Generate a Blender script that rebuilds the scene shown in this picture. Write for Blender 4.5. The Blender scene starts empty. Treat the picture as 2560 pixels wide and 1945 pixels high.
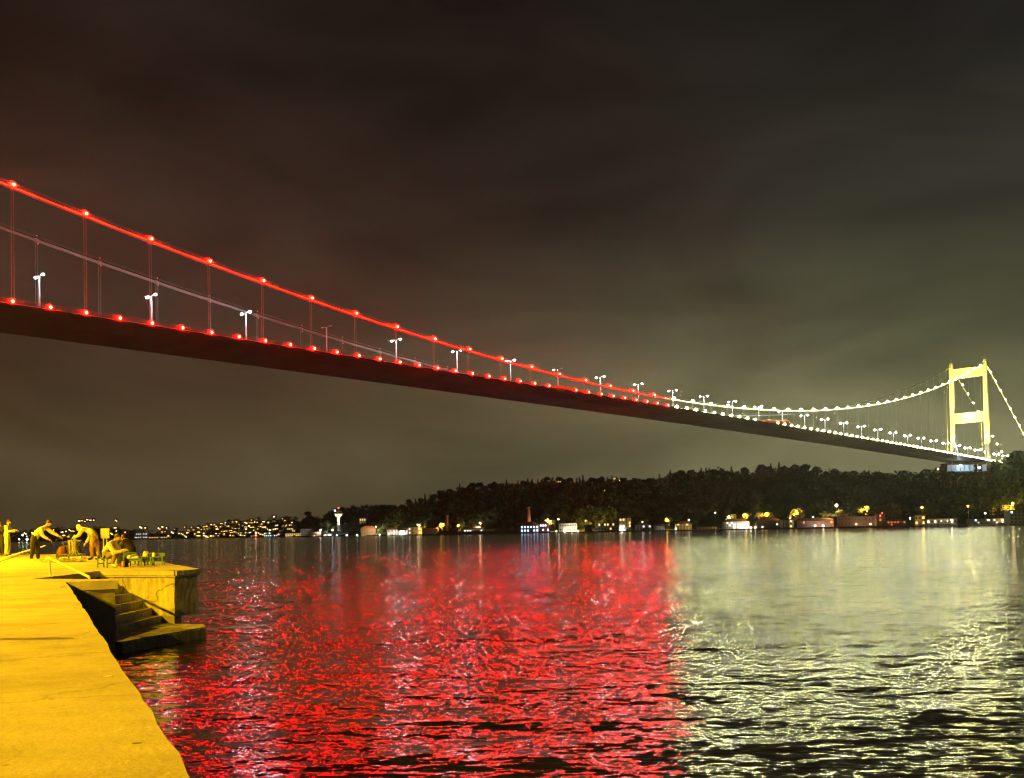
import bpy, bmesh, math, random
import numpy as np
from mathutils import Vector, Matrix

# ------------------------------------------------------------------ camera
EYE = 2.65                      # eye height above the water (water is z = 0)
FPX, PITCH, ROLL, SHIFT = 2415.656, 0.0234453, 0.0191061, 300.004
YAW = 0.8572303                 # direction of the bridge, seen from the camera
CX, CD = -393.997, 261.4444     # camera: metres along the bridge, metres beside it
sc = bpy.context.scene
cd_ = bpy.data.cameras.new('camera')
cam = bpy.data.objects.new('camera', cd_)
sc.collection.objects.link(cam)
cd_.sensor_fit = 'HORIZONTAL'; cd_.sensor_width = 36.0
cd_.lens = FPX / 2560 * 36.0
cd_.shift_y = SHIFT / 2560
cd_.clip_start = 0.1; cd_.clip_end = 30000
cam.matrix_world = Matrix.Translation((0, 0, EYE)) @ (Matrix.Rotation(math.pi / 2 + PITCH, 4, 'X') @ Matrix.Rotation(-ROLL, 4, 'Z'))
sc.camera = cam

# ------------------------------------------------------------------ night sky: low cloud lit by the city
world = bpy.data.worlds.new('World'); sc.world = world; world.use_nodes = True
wt = world.node_tree; wt.nodes.clear()
def wn(t, **k):
    n = wt.nodes.new(t)
    for a, b in k.items(): setattr(n, a, b)
    return n
tc = wn('ShaderNodeTexCoord'); sep = wn('ShaderNodeSeparateXYZ'); wt.links.new(tc.outputs['Generated'], sep.inputs[0])
ramp = wn('ShaderNodeValToRGB'); wt.links.new(sep.outputs['Z'], ramp.inputs[0])
cr = ramp.color_ramp
SKY_A = ((0, (.066, .049, .022)), (.08, (.060, .043, .0205)), (.20, (.042, .0265, .0155)), (.34, (.027, .0165, .0112)), (.5, (.0170, .0115, .0088)), (1, (.009, .0075, .007)))
SKY_B = ((0, (.200, .192, .100)), (.07, (.186, .182, .090)), (.13, (.142, .140, .070)), (.20, (.078, .076, .042)), (.29, (.028, .0265, .0185)), (.42, (.0135, .0125, .0105)), (1, (.009, .0085, .008)))
def fill(cr, tab):
    cr.elements[0].position = 0; cr.elements[0].color = (*tab[0][1], 1); cr.elements[1].position = 1; cr.elements[1].color = (*tab[-1][1], 1)
    for p_, c_ in tab[1:-1]: cr.elements.new(p_).color = (*c_, 1)
fill(cr, SKY_A)
ramp2 = wn('ShaderNodeValToRGB'); wt.links.new(sep.outputs['Z'], ramp2.inputs[0]); fill(ramp2.color_ramp, SKY_B)
side = wn('ShaderNodeMapRange'); side.interpolation_type = 'SMOOTHSTEP'; side.inputs[1].default_value = -.36; side.inputs[2].default_value = .46
wt.links.new(sep.outputs['X'], side.inputs[0])
skymix = wn('ShaderNodeMix', data_type='RGBA'); wt.links.new(side.outputs[0], skymix.inputs[0]); wt.links.new(ramp.outputs[0], skymix.inputs[6]); wt.links.new(ramp2.outputs[0], skymix.inputs[7])
mp = wn('ShaderNodeMapping'); mp.inputs['Scale'].default_value = (1.0, 1.0, 3.2); wt.links.new(tc.outputs['Generated'], mp.inputs[0])
nz = wn('ShaderNodeTexNoise'); nz.inputs['Scale'].default_value = 2.7; nz.inputs['Detail'].default_value = 5; nz.inputs['Roughness'].default_value = .5
nz.inputs['Distortion'].default_value = .5
wt.links.new(mp.outputs[0], nz.inputs['Vector'])
mr = wn('ShaderNodeMapRange'); mr.inputs[1].default_value = .3; mr.inputs[2].default_value = .72; mr.inputs[3].default_value = .60; mr.inputs[4].default_value = 1.6
wt.links.new(nz.outputs[0], mr.inputs[0])
mx = wn('ShaderNodeMix', data_type='RGBA', blend_type='MULTIPLY'); mx.inputs[0].default_value = 1
wt.links.new(skymix.outputs[2], mx.inputs[6]); wt.links.new(mr.outputs[0], mx.inputs[7])
bg = wn('ShaderNodeBackground'); bg.inputs['Strength'].default_value = 1.0
wt.links.new(mx.outputs[2], bg.inputs[0])
wo = wn('ShaderNodeOutputWorld'); wt.links.new(bg.outputs[0], wo.inputs[0])

# ------------------------------------------------------------------ exposure and renderer
vs = sc.view_settings
vs.view_transform = 'Standard'; vs.look = 'None'; vs.exposure = 0.0; vs.gamma = 1.0; vs.use_curve_mapping = False
sc.render.engine = 'CYCLES'
cy = sc.cycles
cy.max_bounces = 4; cy.diffuse_bounces = 2; cy.glossy_bounces = 2; cy.transmission_bounces = 2; cy.volume_bounces = 0
cy.transparent_max_bounces = 8
cy.caustics_reflective = True; cy.blur_glossy = 1.0; cy.caustics_refractive = False
cy.sample_clamp_indirect = 6.0
cy.use_denoising = True
cy.use_adaptive_sampling = False
cy.filter_width = 1.25

# ------------------------------------------------------------------ helpers
rnd = random.Random(7)
COL = sc.collection
def ray(px, py):
    X = px - 1280; Y = 972.5 + SHIFT - py
    c, s = math.cos(ROLL), math.sin(ROLL)
    X, Y = X * c + Y * s, -X * s + Y * c
    cp, sp = math.cos(PITCH), math.sin(PITCH)
    return (X, FPX * cp - Y * sp, FPX * sp + Y * cp)
def at(px, py, depth):
    """world point seen at a photo pixel, at a given distance in front of the camera"""
    r = ray(px, py); t = depth / r[1]
    return Vector((r[0] * t, depth, EYE + r[2] * t))
def onz(px, py, z):
    r = ray(px, py); t = (z - EYE) / r[2]
    return Vector((r[0] * t, r[1] * t, z))
def lin(r, g, b):
    f = lambda c: c / 255 / 12.92 if c / 255 <= .04045 else ((c / 255 + .055) / 1.055) ** 2.4
    return (f(r), f(g), f(b))

class MB:
    """collects simple shapes, then links them as ONE mesh object"""
    def __init__(s): s.v = []; s.f = []
    def poly(s, pts, faces):
        b = len(s.v); s.v += [tuple(p) for p in pts]; s.f += [tuple(b + i for i in f) for f in faces]; return s
    def box(s, c, d, rz=0):
        x, y, z = d[0] / 2, d[1] / 2, d[2] / 2; co, si = math.cos(rz), math.sin(rz)
        P = []
        for dz in (-z, z):
            for dx, dy in ((-x, -y), (x, -y), (x, y), (-x, y)):
                P.append((c[0] + dx * co - dy * si, c[1] + dx * si + dy * co, c[2] + dz))
        return s.poly(P, [(3, 2, 1, 0), (4, 5, 6, 7), (0, 1, 5, 4), (1, 2, 6, 5), (2, 3, 7, 6), (3, 0, 4, 7)])
    def prism(s, pts, z0, z1):
        n = len(pts); P = [(p[0], p[1], z0) for p in pts] + [(p[0], p[1], z1) for p in pts]
        F = [tuple(range(n - 1, -1, -1)), tuple(range(n, 2 * n))] + [(i, (i + 1) % n, n + (i + 1) % n, n + i) for i in range(n)]
        return s.poly(P, F)
    def tube(s, path, rad, n=6, cap=True):
        path = [Vector(p) for p in path]; m = len(path)
        if not hasattr(rad, '__len__'): rad = [rad] * m
        P = []
        for i, p in enumerate(path):
            t = (path[min(i + 1, m - 1)] - path[max(i - 1, 0)])
            t = t.normalized() if t.length > 1e-9 else Vector((0, 0, 1))
            a = Vector((0, 0, 1)) if abs(t.z) < .9 else Vector((1, 0, 0))
            u = t.cross(a).normalized(); w = t.cross(u).normalized()
            for k in range(n):
                an = 2 * math.pi * k / n
                P.append(p + (u * math.cos(an) + w * math.sin(an)) * rad[i])
        F = [(i * n + k, i * n + (k + 1) % n, (i + 1) * n + (k + 1) % n, (i + 1) * n + k) for i in range(m - 1) for k in range(n)]
        if cap: F += [tuple(range(n - 1, -1, -1)), tuple((m - 1) * n + k for k in range(n))]
        return s.poly(P, F)
    def lathe(s, c, prof, n=12):
        P = []; m = len(prof)
        for r, z in prof:
            for k in range(n):
                a = 2 * math.pi * k / n; P.append((c[0] + r * math.cos(a), c[1] + r * math.sin(a), c[2] + z))
        F = [(i * n + k, i * n + (k + 1) % n, (i + 1) * n + (k + 1) % n, (i + 1) * n + k) for i in range(m - 1) for k in range(n)]
        F += [tuple(range(n - 1, -1, -1)), tuple((m - 1) * n + k for k in range(n))]
        return s.poly(P, F)
    def ball(s, c, r, n=8, m=5, sq=(1, 1, 1)):
        P = [(c[0], c[1], c[2] - r * sq[2])]
        for i in range(1, m):
            t = math.pi * i / m - math.pi / 2
            for k in range(n):
                a = 2 * math.pi * k / n
                P.append((c[0] + r * sq[0] * math.cos(t) * math.cos(a), c[1] + r * sq[1] * math.cos(t) * math.sin(a), c[2] + r * sq[2] * math.sin(t)))
        P.append((c[0], c[1], c[2] + r * sq[2])); L = len(P) - 1
        F = [(0, 1 + (k + 1) % n, 1 + k) for k in range(n)]
        for i in range(m - 2):
            F += [(1 + i * n + k, 1 + i * n + (k + 1) % n, 1 + (i + 1) * n + (k + 1) % n, 1 + (i + 1) * n + k) for k in range(n)]
        F += [(L, 1 + (m - 2) * n + k, 1 + (m - 2) * n + (k + 1) % n) for k in range(n)]
        return s.poly(P, F)
    def mesh(s, name, mat=None, smooth=False):
        me = bpy.data.meshes.new(name); me.from_pydata(s.v, [], s.f); me.update()
        if mat: me.materials.append(mat)
        if smooth: me.polygons.foreach_set('use_smooth', [True] * len(me.polygons))
        return me
    def build(s, name, mat=None, parent=None, smooth=False):
        return link(name, s.mesh(name, mat, smooth), parent)
def link(name, data, parent=None, loc=None, rz=None):
    o = bpy.data.objects.new(name, data); COL.objects.link(o)
    if parent: o.parent = parent
    if loc is not None: o.location = loc
    if rz is not None: o.rotation_euler = (0, 0, rz)
    return o
def empty(name, loc=(0, 0, 0), rz=0):
    o = bpy.data.objects.new(name, None); o.empty_display_size = .2; COL.objects.link(o)
    o.location = loc; o.rotation_euler = (0, 0, rz); return o
def tag(o, label, cat, group=None, kind=None):
    if label: o['label'] = label
    if cat: o['category'] = cat
    if group: o['group'] = group
    if kind: o['kind'] = kind
    return o
def structure(o, label=None):
    o['kind'] = 'structure'
    if label: o['label'] = label
    return o
def copy_tree(o, parent=None):
    c = o.copy(); COL.objects.link(c); c.parent = parent
    for ch in list(KIDS.get(o.name, ())): copy_tree(ch, c)
    return c
KIDS = {}
def freeze(o):
    KIDS[o.name] = list(o.children)
    for c in o.children: freeze(c)

def mat(name, c, rough=.8, var=.25, scale=3.0, bump=0.0, bscale=20.0, metal=0.0, c2=None, detail=4, spec=.4, stretch=None):
    m = bpy.data.materials.new(name); m.use_nodes = True; nt = m.node_tree; b = nt.nodes['Principled BSDF']
    b.inputs['Roughness'].default_value = rough; b.inputs['Metallic'].default_value = metal
    b.inputs['Specular IOR Level'].default_value = spec
    t = nt.nodes.new('ShaderNodeTexCoord'); n = nt.nodes.new('ShaderNodeTexNoise')
    n.inputs['Scale'].default_value = scale; n.inputs['Detail'].default_value = detail; n.inputs['Roughness'].default_value = .6
    if stretch:
        mpn = nt.nodes.new('ShaderNodeMapping'); mpn.inputs['Scale'].default_value = stretch
        nt.links.new(t.outputs['Object'], mpn.inputs[0]); nt.links.new(mpn.outputs[0], n.inputs['Vector'])
    else: nt.links.new(t.outputs['Object'], n.inputs['Vector'])
    r = nt.nodes.new('ShaderNodeValToRGB'); r.color_ramp.elements[0].position = .3; r.color_ramp.elements[1].position = .72
    lo = c2 if c2 else tuple(x * (1 - var) for x in c[:3]); hi = c if c2 else tuple(min(1, x * (1 + var)) for x in c[:3])
    r.color_ramp.elements[0].color = (*lo[:3], 1); r.color_ramp.elements[1].color = (*hi[:3], 1)
    nt.links.new(n.outputs[0], r.inputs[0]); nt.links.new(r.outputs[0], b.inputs['Base Color'])
    if bump:
        n2 = nt.nodes.new('ShaderNodeTexNoise'); n2.inputs['Scale'].default_value = bscale; n2.inputs['Detail'].default_value = 5
        nt.links.new(t.outputs['Object'], n2.inputs['Vector'])
        bp = nt.nodes.new('ShaderNodeBump'); bp.inputs['Strength'].default_value = bump; bp.inputs['Distance'].default_value = .03
        nt.links.new(n2.outputs[0], bp.inputs['Height']); nt.links.new(bp.outputs[0], b.inputs['Normal'])
    return m
def glow(name, c, strength, sample='AUTO'):
    """a lamp's shining surface"""
    m = bpy.data.materials.new(name); m.use_nodes = True; nt = m.node_tree
    b = nt.nodes['Principled BSDF']; b.inputs['Base Color'].default_value = (.6, .6, .6, 1)
    b.inputs['Emission Color'].default_value = (*c, 1); b.inputs['Emission Strength'].default_value = strength
    m.cycles.emission_sampling = sample
    return m

# ------------------------------------------------------------------ water: one sheet out to the horizon
def make_water():
    r_ = np.random.default_rng(3)
    rows = [0.0]
    d = 1.2
    while d < 6500:
        rows.append(d); d += max(.10, d * .0105) if d < 200 else d * .03
    cols = np.concatenate([np.linspace(-85, -42, 26, endpoint=False), np.linspace(-42, 40, 520), np.linspace(40, 85, 28)[1:]])
    az = np.radians(cols); R = np.array(rows)
    X = np.outer(R, np.sin(az)); Y = np.outer(R, np.cos(az)); Z = np.zeros_like(X)
    fade = np.clip(1 - (R - 60) / 140, 0, 1)[:, None]
    for k in range(46):
        lam = float(np.exp(r_.uniform(np.log(.7), np.log(5))))
        th = r_.normal(math.radians(-80), .38); ph = r_.uniform(0, 6.28)
        amp = .0007 * lam ** .95
        Z += amp * np.sin((X * math.cos(th) + Y * math.sin(th)) * 2 * math.pi / lam + ph) * np.clip((lam / np.maximum(R * .0105, .1)[:, None] - 3) / 5, 0, 1)
    Z *= fade
    n, m = X.shape
    co = np.stack([X, Y, Z], -1).reshape(-1, 3)
    i, j = np.meshgrid(np.arange(n - 1), np.arange(m - 1), indexing='ij'); a = (i * m + j).ravel()
    F = np.stack([a, a + 1, a + m + 1, a + m], 1)[:, ::-1]
    me = bpy.data.meshes.new('water'); me.vertices.add(len(co)); me.vertices.foreach_set('co', co.ravel())
    me.loops.add(F.size); me.loops.foreach_set('vertex_index', F.ravel().astype(np.int32))
    me.polygons.add(len(F)); me.polygons.foreach_set('loop_start', np.arange(0, F.size, 4, dtype=np.int32)); me.polygons.foreach_set('loop_total', np.full(len(F), 4, dtype=np.int32))
    me.polygons.foreach_set('use_smooth', np.ones(len(F), bool)); me.update(calc_edges=True)
    m = bpy.data.materials.new('strait_water'); m.use_nodes = True; nt = m.node_tree; L = nt.links
    b = nt.nodes['Principled BSDF']
    b.inputs['Base Color'].default_value = (.004, .006, .005, 1); b.inputs['IOR'].default_value = 1.34
    b.inputs['Roughness'].default_value = .09
    N = lambda t: nt.nodes.new(t)
    geo = N('ShaderNodeNewGeometry')
    acc = None
    # ripples of several sizes, as slopes of the surface
    big = N('ShaderNodeTexNoise'); big.inputs['Scale'].default_value = .020; big.inputs['Detail'].default_value = 3
    bm_ = N('ShaderNodeMapping'); bm_.inputs['Scale'].default_value = (.28, 1.7, 1); bm_.inputs['Rotation'].default_value = (0, 0, .1)
    L.new(geo.outputs['Position'], bm_.inputs[0]); L.new(bm_.outputs[0], big.inputs['Vector'])
    gust = N('ShaderNodeMapRange'); gust.inputs[1].default_value = .36; gust.inputs[2].default_value = .62; gust.inputs[3].default_value = .5; gust.inputs[4].default_value = 1.12
    L.new(big.outputs[0], gust.inputs[0])
    for scale, amp, st in ((.8, .08, (.45, 1.5, 1)), (2.8, .36, (.46, 1.5, 1)), (8.5, .40, (.55, 1.5, 1))):
        mp_ = N('ShaderNodeMapping'); mp_.inputs['Scale'].default_value = st; mp_.inputs['Rotation'].default_value = (0, 0, .12)
        L.new(geo.outputs['Position'], mp_.inputs[0])
        nz_ = N('ShaderNodeTexNoise'); nz_.inputs['Scale'].default_value = scale; nz_.inputs['Detail'].default_value = 3.0; nz_.inputs['Roughness'].default_value = .6
        L.new(mp_.outputs[0], nz_.inputs['Vector'])
        sb = N('ShaderNodeVectorMath'); sb.operation = 'SUBTRACT'; sb.inputs[1].default_value = (.5, .5, .5); L.new(nz_.outputs['Color'], sb.inputs[0])
        ml = N('ShaderNodeVectorMath'); ml.operation = 'MULTIPLY'; ml.inputs[1].default_value = (amp * 2 * WAVE * .68, amp * 2 * WAVE, 0); L.new(sb.outputs[0], ml.inputs[0])
        if acc is None: acc = ml.outputs[0]
        else:
            ad = N('ShaderNodeVectorMath'); ad.operation = 'ADD'; L.new(acc, ad.inputs[0]); L.new(ml.outputs[0], ad.inputs[1]); acc = ad.outputs[0]
    sc_ = N('ShaderNodeVectorMath'); sc_.operation = 'SCALE'; L.new(acc, sc_.inputs[0]); L.new(gust.outputs[0], sc_.inputs['Scale'])
    ad = N('ShaderNodeVectorMath'); ad.operation = 'ADD'; L.new(sc_.outputs[0], ad.inputs[0]); L.new(geo.outputs['Normal'], ad.inputs[1])
    nm = N('ShaderNodeVectorMath'); nm.operation = 'NORMALIZE'; L.new(ad.outputs[0], nm.inputs[0])
    L.new(nm.outputs[0], b.inputs['Normal'])
    me.materials.append(m)
    return structure(link('water', me))
WAVE = 1.0
make_water()

# ------------------------------------------------------------------ lamp strengths
S_RED, S_WARM, S_REDLINE, S_WARMLINE, S_WHITE, P_FLOOD = 660, 520, 50, 18, 800, 8.5e5
P_QUAY = 52000
SIDE_L, LAMP_X0, LAMP_DX = 210, -283.4, 31.55
tower_paint = mat('tower_paint', (.55, .54, .50), rough=.5, var=.12, scale=.25, detail=6)

# ------------------------------------------------------------------ suspension bridge
def bridge_point(X, v, z):
    a, b = X - CX, v + CD; c, s = math.cos(YAW), math.sin(YAW)
    return Vector((a * c - b * s, a * s + b * c, z + EYE))
VN, VF = -16.9, 12.01            # near and far cable planes
X0, XD, STEP = -295.873, -297.269, 17.92
ZC, KC, ZD, KD = 62.0094, 2.773848e-4, 58.38725, 8.286e-6
XA, XB, XE = -420.0, 545.0, 800.0     # built length; tower; far end
cable_z = lambda X: ZC + KC * X * X
deck_z = lambda X: ZD - KD * min(X * X, 545 ** 2 * 1.6)     # height of the edge lamps above the eye
steel = mat('bridge_grey_paint', (.34, .34, .32), rough=.45, var=.12, scale=.6, detail=6)
soffit = mat('deck_steel', (.22, .20, .165), rough=.42, var=.30, scale=.07, detail=5, stretch=(1, .35, 1))
asphalt = mat('road_asphalt', (.05, .05, .05), rough=.85, scale=2)
RED, RED2 = (1.0, .00030, .00008), (1.0, .0020, .0003)
WARM = (1.0, .97, .37)
red_lamp = glow('red_led', RED, S_RED)
warm_lamp = glow('warm_led', WARM, S_WARM)
red_line = glow('red_led_line', RED2, S_REDLINE); red_line_dim = glow('red_led_line_dim', (1.0, .004, .0006), S_REDLINE * .22)  # glow imitating the clamp lamps' light on the cable, bright and dim
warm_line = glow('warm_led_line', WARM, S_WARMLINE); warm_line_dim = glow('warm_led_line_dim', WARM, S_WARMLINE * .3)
dim_red = glow('red_led_far_side', RED, 1.2, 'NONE'); dim_warm = glow('warm_led_far_side', WARM, 1.0, 'NONE')  # faint glow standing in for lamp light on the far cable's clamps
white_lamp = glow('white_road_lamp', (.86, .95, 1.0), S_WHITE)
lamp_pole = mat('galvanised_pole', (.66, .67, .67), rough=.5, var=.1)

bridge = empty('suspension_bridge', bridge_point(0, 0, -EYE), YAW)
tag(bridge, 'long suspension bridge over the water, cables outlined in red and warm white lights', 'bridge')
def part(name, mb, m, parent=bridge, smooth=False): return mb.build(name, m, parent, smooth)

rail_dark = mat('dark_rail_paint', (.06, .06, .055), rough=.8)
XS = [XA + 20 * i for i in range(int((XE - XA) / 20) + 1)]
def sweep(prof, xs):
    """profile points (v, dz) swept along the deck"""
    mb = MB(); n = len(prof); P = []
    for X in xs:
        for v, dz in prof: P.append((X, v, deck_z(X) + EYE + dz))
    F = [(i * n + k, (i + 1) * n + k, (i + 1) * n + (k + 1) % n, i * n + (k + 1) % n) for i in range(len(xs) - 1) for k in range(n)]
    F += [tuple(range(n)), tuple((len(xs) - 1) * n + k for k in reversed(range(n)))]
    return mb.poly(P, F)
E1, E2, VC = -19.7, 14.81, -2.445
deck = part('deck', sweep([(E1 + .1, -.35), (E2 - .1, -.35), (E2 - .1, -.85), (E2 - 3.2, -1.15), (VC + 8.9, -2.45), (VC - 8.9, -2.45), (E1 + 3.2, -1.15), (E1 + .1, -.85)], XS), soffit)
part('roadway', sweep([(VC - 13, -.34), (VC + 13, -.34), (VC + 13, -.30), (VC - 13, -.30)], XS), asphalt, deck)
for nm_, v in (('guard_rail', E1 + .25), ('guard_rail', E2 - .25), ('crash_barrier', VC - 13.3), ('crash_barrier', VC + 13.3)):
    mb = MB()
    for X in [XA + 4.48 * i for i in range(int((XE - XA) / 4.48))]:
        mb.box((X, v, deck_z(X) + EYE + .22), (.10, .10, 1.1))
    for dz in (.25, .72):
        mb.tube([(X, v, deck_z(X) + EYE + dz) for X in XS], .05, 4)
    part(nm_, mb, rail_dark, deck)
mb = MB(); part('lamp_shelf', sweep([(E1 - 1.05, -.83), (E1 + .05, -.83), (E1 + .05, -.77), (E1 - 1.05, -.77)], XS), mat('dark_shelf_paint', (.03, .028, .025), rough=.9), deck)  # added plate under the edge lamps, keeps their light off the deck underside
# underside stiffening ribs of the box girder
for i in range(int((XE - XA) / 17.92)):
    X = XA + 17.92 * i + 8
    mb = MB(); mb.box((X, VC, deck_z(X) + EYE - 2.47), (.35, 17.4, .10)); part('soffit_rib', mb, soffit, deck)

# main cables with a lamp at every clamp
def cable(v, near):
    xs = [XA + 8.96 * i for i in range(int((XB - XA) / 8.96) + 1)]
    if xs[-1] < XB: xs.append(XB)
    o = part('main_cable', MB().tube([(X, v, cable_z(X) + EYE) for X in xs], .42, 8), steel, smooth=True)
    # walkway hand ropes above the cable
    mb = MB()
    for s in (-.45, .45): mb.tube([(X, v + s, cable_z(X) + EYE + 1.1) for X in xs], .03, 3)
    part('hand_rope', mb, steel, o)
    return o
near_cable = cable(VN, True); far_cable = cable(VF, False)
far_top = cable_z(XB)
clampA = MB().lathe((0, 0, 0), [(.55, -.5), (.62, -.2), (.62, .2), (.55, .5)], 8)
lampmesh_r = MB().ball((0, 0, 0), .68, 8, 5, (1.3, .85, .85)).mesh('cable_lamp', red_lamp, True)
lampmesh_w = MB().ball((0, 0, 0), .62, 8, 5, (1.3, .85, .85)).mesh('cable_lamp', warm_lamp, True)
smallr = MB().ball((0, 0, 0), .16, 6, 4).mesh('cable_lamp', dim_red, True)
smallw = MB().ball((0, 0, 0), .16, 6, 4).mesh('cable_lamp', dim_warm, True)
dish_paint = mat('reflector_paint', (.30, .30, .30), rough=.7, var=.1)
def dish(r): # added plate behind a lamp: shows a halo, blocks light going inward
    mb = MB(); n = 12; P = [(0, .10, 0)] + [(r * math.cos(6.2832 * k / n), -.12, r * math.sin(6.2832 * k / n)) for k in range(n)] + [(0, .16, 0)] + [(r * math.cos(6.2832 * k / n), -.06, r * math.sin(6.2832 * k / n)) for k in range(n)]
    F = [(0, 1 + k, 1 + (k + 1) % n) for k in range(n)] + [(n + 1, n + 2 + (k + 1) % n, n + 2 + k) for k in range(n)] + [(1 + k, n + 2 + k, n + 2 + (k + 1) % n, 1 + (k + 1) % n) for k in range(n)]
    return mb.poly(P, F).mesh('reflector', dish_paint)
sparkle_r = MB().ball((0, 0, 0), .26, 6, 4).mesh('lamp_bulb', glow('red_lamp_core', (1.0, .55, .28), 26, 'NONE'), True)  # added glowing ball, a whitish sparkle in front of each red lamp
dish_big, dish_mid, dish_small = dish(1.05), dish(.85), dish(.72)
clamp_mesh = clampA.mesh('cable_clamp', steel, True)
i0 = int((XA - X0) / STEP); n_nodes = 0
XSPLIT = 5.0                     # red up to here, warm white beyond
for i in range(i0, 60):
    X = X0 + STEP * i
    if X > XB - 4: break
    isred = X < XSPLIT
    slope = 2 * KC * X
    for v, cab, near in ((VN, near_cable, 1), (VF, far_cable, 0)):
        z = cable_z(X) + EYE
        c = link('cable_clamp', clamp_mesh, cab, (X, v, z)); c.rotation_euler = (0, math.pi / 2 - math.atan(slope), 0)
        if near:
            l = link('cable_lamp', lampmesh_r if isred else lampmesh_w, cab, (X, v - .55, z + .75))
            if isred: link('lamp_bulb', sparkle_r, cab, (X, v - 1.02, z + .62))
            link('reflector', dish_big if isred else dish_mid, cab, (X, v + .12, z + .75))
        else:
            l = link('cable_lamp', smallr if isred else smallw, cab, (X, v - .4, z + 1.3))  # small glow spots in place of light on the clamp
            link('cable_lamp', smallr if isred else smallw, cab, (X + .3, v - .4, z - .9))
        zb = deck_z(X) + EYE - .3
        if z - zb > 1.0:
            mb = MB()
            for s in (-.3, .3): mb.tube([(X + s, v, z - .3), (X + s, v, zb)], .038, 4)
            part('hanger', mb, steel)
# glowing tubes standing in for lamp light on the near cable
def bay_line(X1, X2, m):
    # light falloff built in: bright bars beside each clamp, a fainter one mid-bay
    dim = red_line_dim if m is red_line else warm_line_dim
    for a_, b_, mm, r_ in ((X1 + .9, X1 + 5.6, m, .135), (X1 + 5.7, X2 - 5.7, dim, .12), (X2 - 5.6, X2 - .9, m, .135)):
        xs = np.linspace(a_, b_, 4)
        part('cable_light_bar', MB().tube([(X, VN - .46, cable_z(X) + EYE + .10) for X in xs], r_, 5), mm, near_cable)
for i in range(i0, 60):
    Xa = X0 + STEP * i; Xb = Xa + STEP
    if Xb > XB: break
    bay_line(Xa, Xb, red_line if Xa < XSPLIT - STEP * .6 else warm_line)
# lamps along the near edge of the deck
edge_r = MB().ball((0, 0, 0), .58, 8, 5, (.9, .8, 1.1)).mesh('edge_lamp', red_lamp, True)
edge_w = MB().ball((0, 0, 0), .44, 8, 5, (.9, .8, 1.1)).mesh('edge_lamp', warm_lamp, True)
j0 = int((XA - XD) / (STEP / 2))
for j in range(j0, 140):
    X = XD + STEP / 2 * j
    if X > 640: break
    if j in (24, 44, 45): continue          # covered by the sheets
    link('edge_lamp', edge_r if X < XSPLIT else edge_w, deck, (X, E1 - .35, deck_z(X) + EYE + .02))
    if X < XSPLIT: link('lamp_bulb', sparkle_r, deck, (X, E1 - .74, deck_z(X) + EYE - .05))
    link('reflector', dish_mid if X < XSPLIT else dish_small, deck, (X, E1 + .26, deck_z(X) + EYE + .05))

# tower, gold in its floodlights
tower = empty('tower'); tower.parent = bridge
ztop, zbase = cable_z(XB) + EYE + 1.5, deck_z(XB) + EYE - 14
for v in (VN, VF):
    mb = MB(); w0, w1 = 2.05, 1.6
    P = []
    for z, w in ((zbase, w0), (ztop - 4, w1), (ztop, w1 * .9)):
        for dx, dv in ((-w, -w), (w, -w), (w, w), (-w, w)): P.append((XB + dx, v + dv, z))
    F = [(3, 2, 1, 0), (8, 9, 10, 11)] + [(4 * a + k, 4 * a + (k + 1) % 4, 4 * a + 4 + (k + 1) % 4, 4 * a + 4 + k) for a in (0, 1) for k in range(4)]
    mb.poly(P, F); part('tower_leg', mb, tower_paint, tower)
    part('cable_saddle', MB().prism([(XB - 2.2, v - 1.1), (XB + 2.2, v - 1.1), (XB + 1.2, v + 1.1), (XB - 1.2, v + 1.1)], ztop, ztop + 1.6), steel, tower)
    mb = MB().tube([(XB + .6, v, ztop + 1.4), (XB + .6, v, ztop + 5.5)], .09, 4); part('aviation_mast', mb, steel, tower)
for z, h in ((ztop - 8.6, 8.4), (ztop - 49.8, 9.0)):
    mb = MB(); mb.box((XB, (VN + VF) / 2, z), (2.8, VF - VN - 3.1, h)); part('cross_beam', mb, tower_paint, tower)
    mb = MB(); mb.box((XB, (VN + VF) / 2, z - h * .26), (3.1, VF - VN - 3.2, .35)); part('beam_ledge', mb, tower_paint, tower)
for v in (VN, VF):       # plate seams and a service ladder on each leg
    for q in range(1, 13):
        z = zbase + (ztop - zbase) * q / 13; w = 2.05 + (1.6 - 2.05) * min(1, q / 12.6) + .03
        MB().box((XB, v, z), (2 * w, 2 * w, .22)).build('plate_seam', steel, tower)
    MB().box((XB - 2.1, v + .6, (zbase + ztop) / 2), (.18, .5, ztop - zbase - 6)).build('ladder', steel, tower)
for q in range(1, 5):
    for z, h in ((ztop - 8.6, 8.4), (ztop - 49.8, 9.0)):
        MB().box((XB, VN + (VF - VN) * q / 5, z), (2.9, .25, h - .2)).build('beam_stiffener', tower_paint, tower)
# side-span cables behind the tower
for v in (VN, VF):
    n = 14; P = []; L = SIDE_L; zt, ze = cable_z(XB) + EYE, 52 + EYE
    for k in range(n + 1):
        t = k / n; P.append((XB + L * t, v, zt + (ze - zt) * t ))
    o = part('side_cable', MB().tube(P, .42, 6), steel, smooth=True)
    if v == VN: part('cable_light_line', MB().tube([(p[0], p[1] - .46, p[2] + .1) for p in P], .10, 5), warm_line_dim, o)  # glow tube standing in for lamp light on the side cable
    for k in range(1, 13):
        t = k / 13; a = Vector(P[0]).lerp(Vector(P[-1]), t)
        link('cable_lamp', lampmesh_w, o, (a.x, v - .5, a.z + .7))

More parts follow.
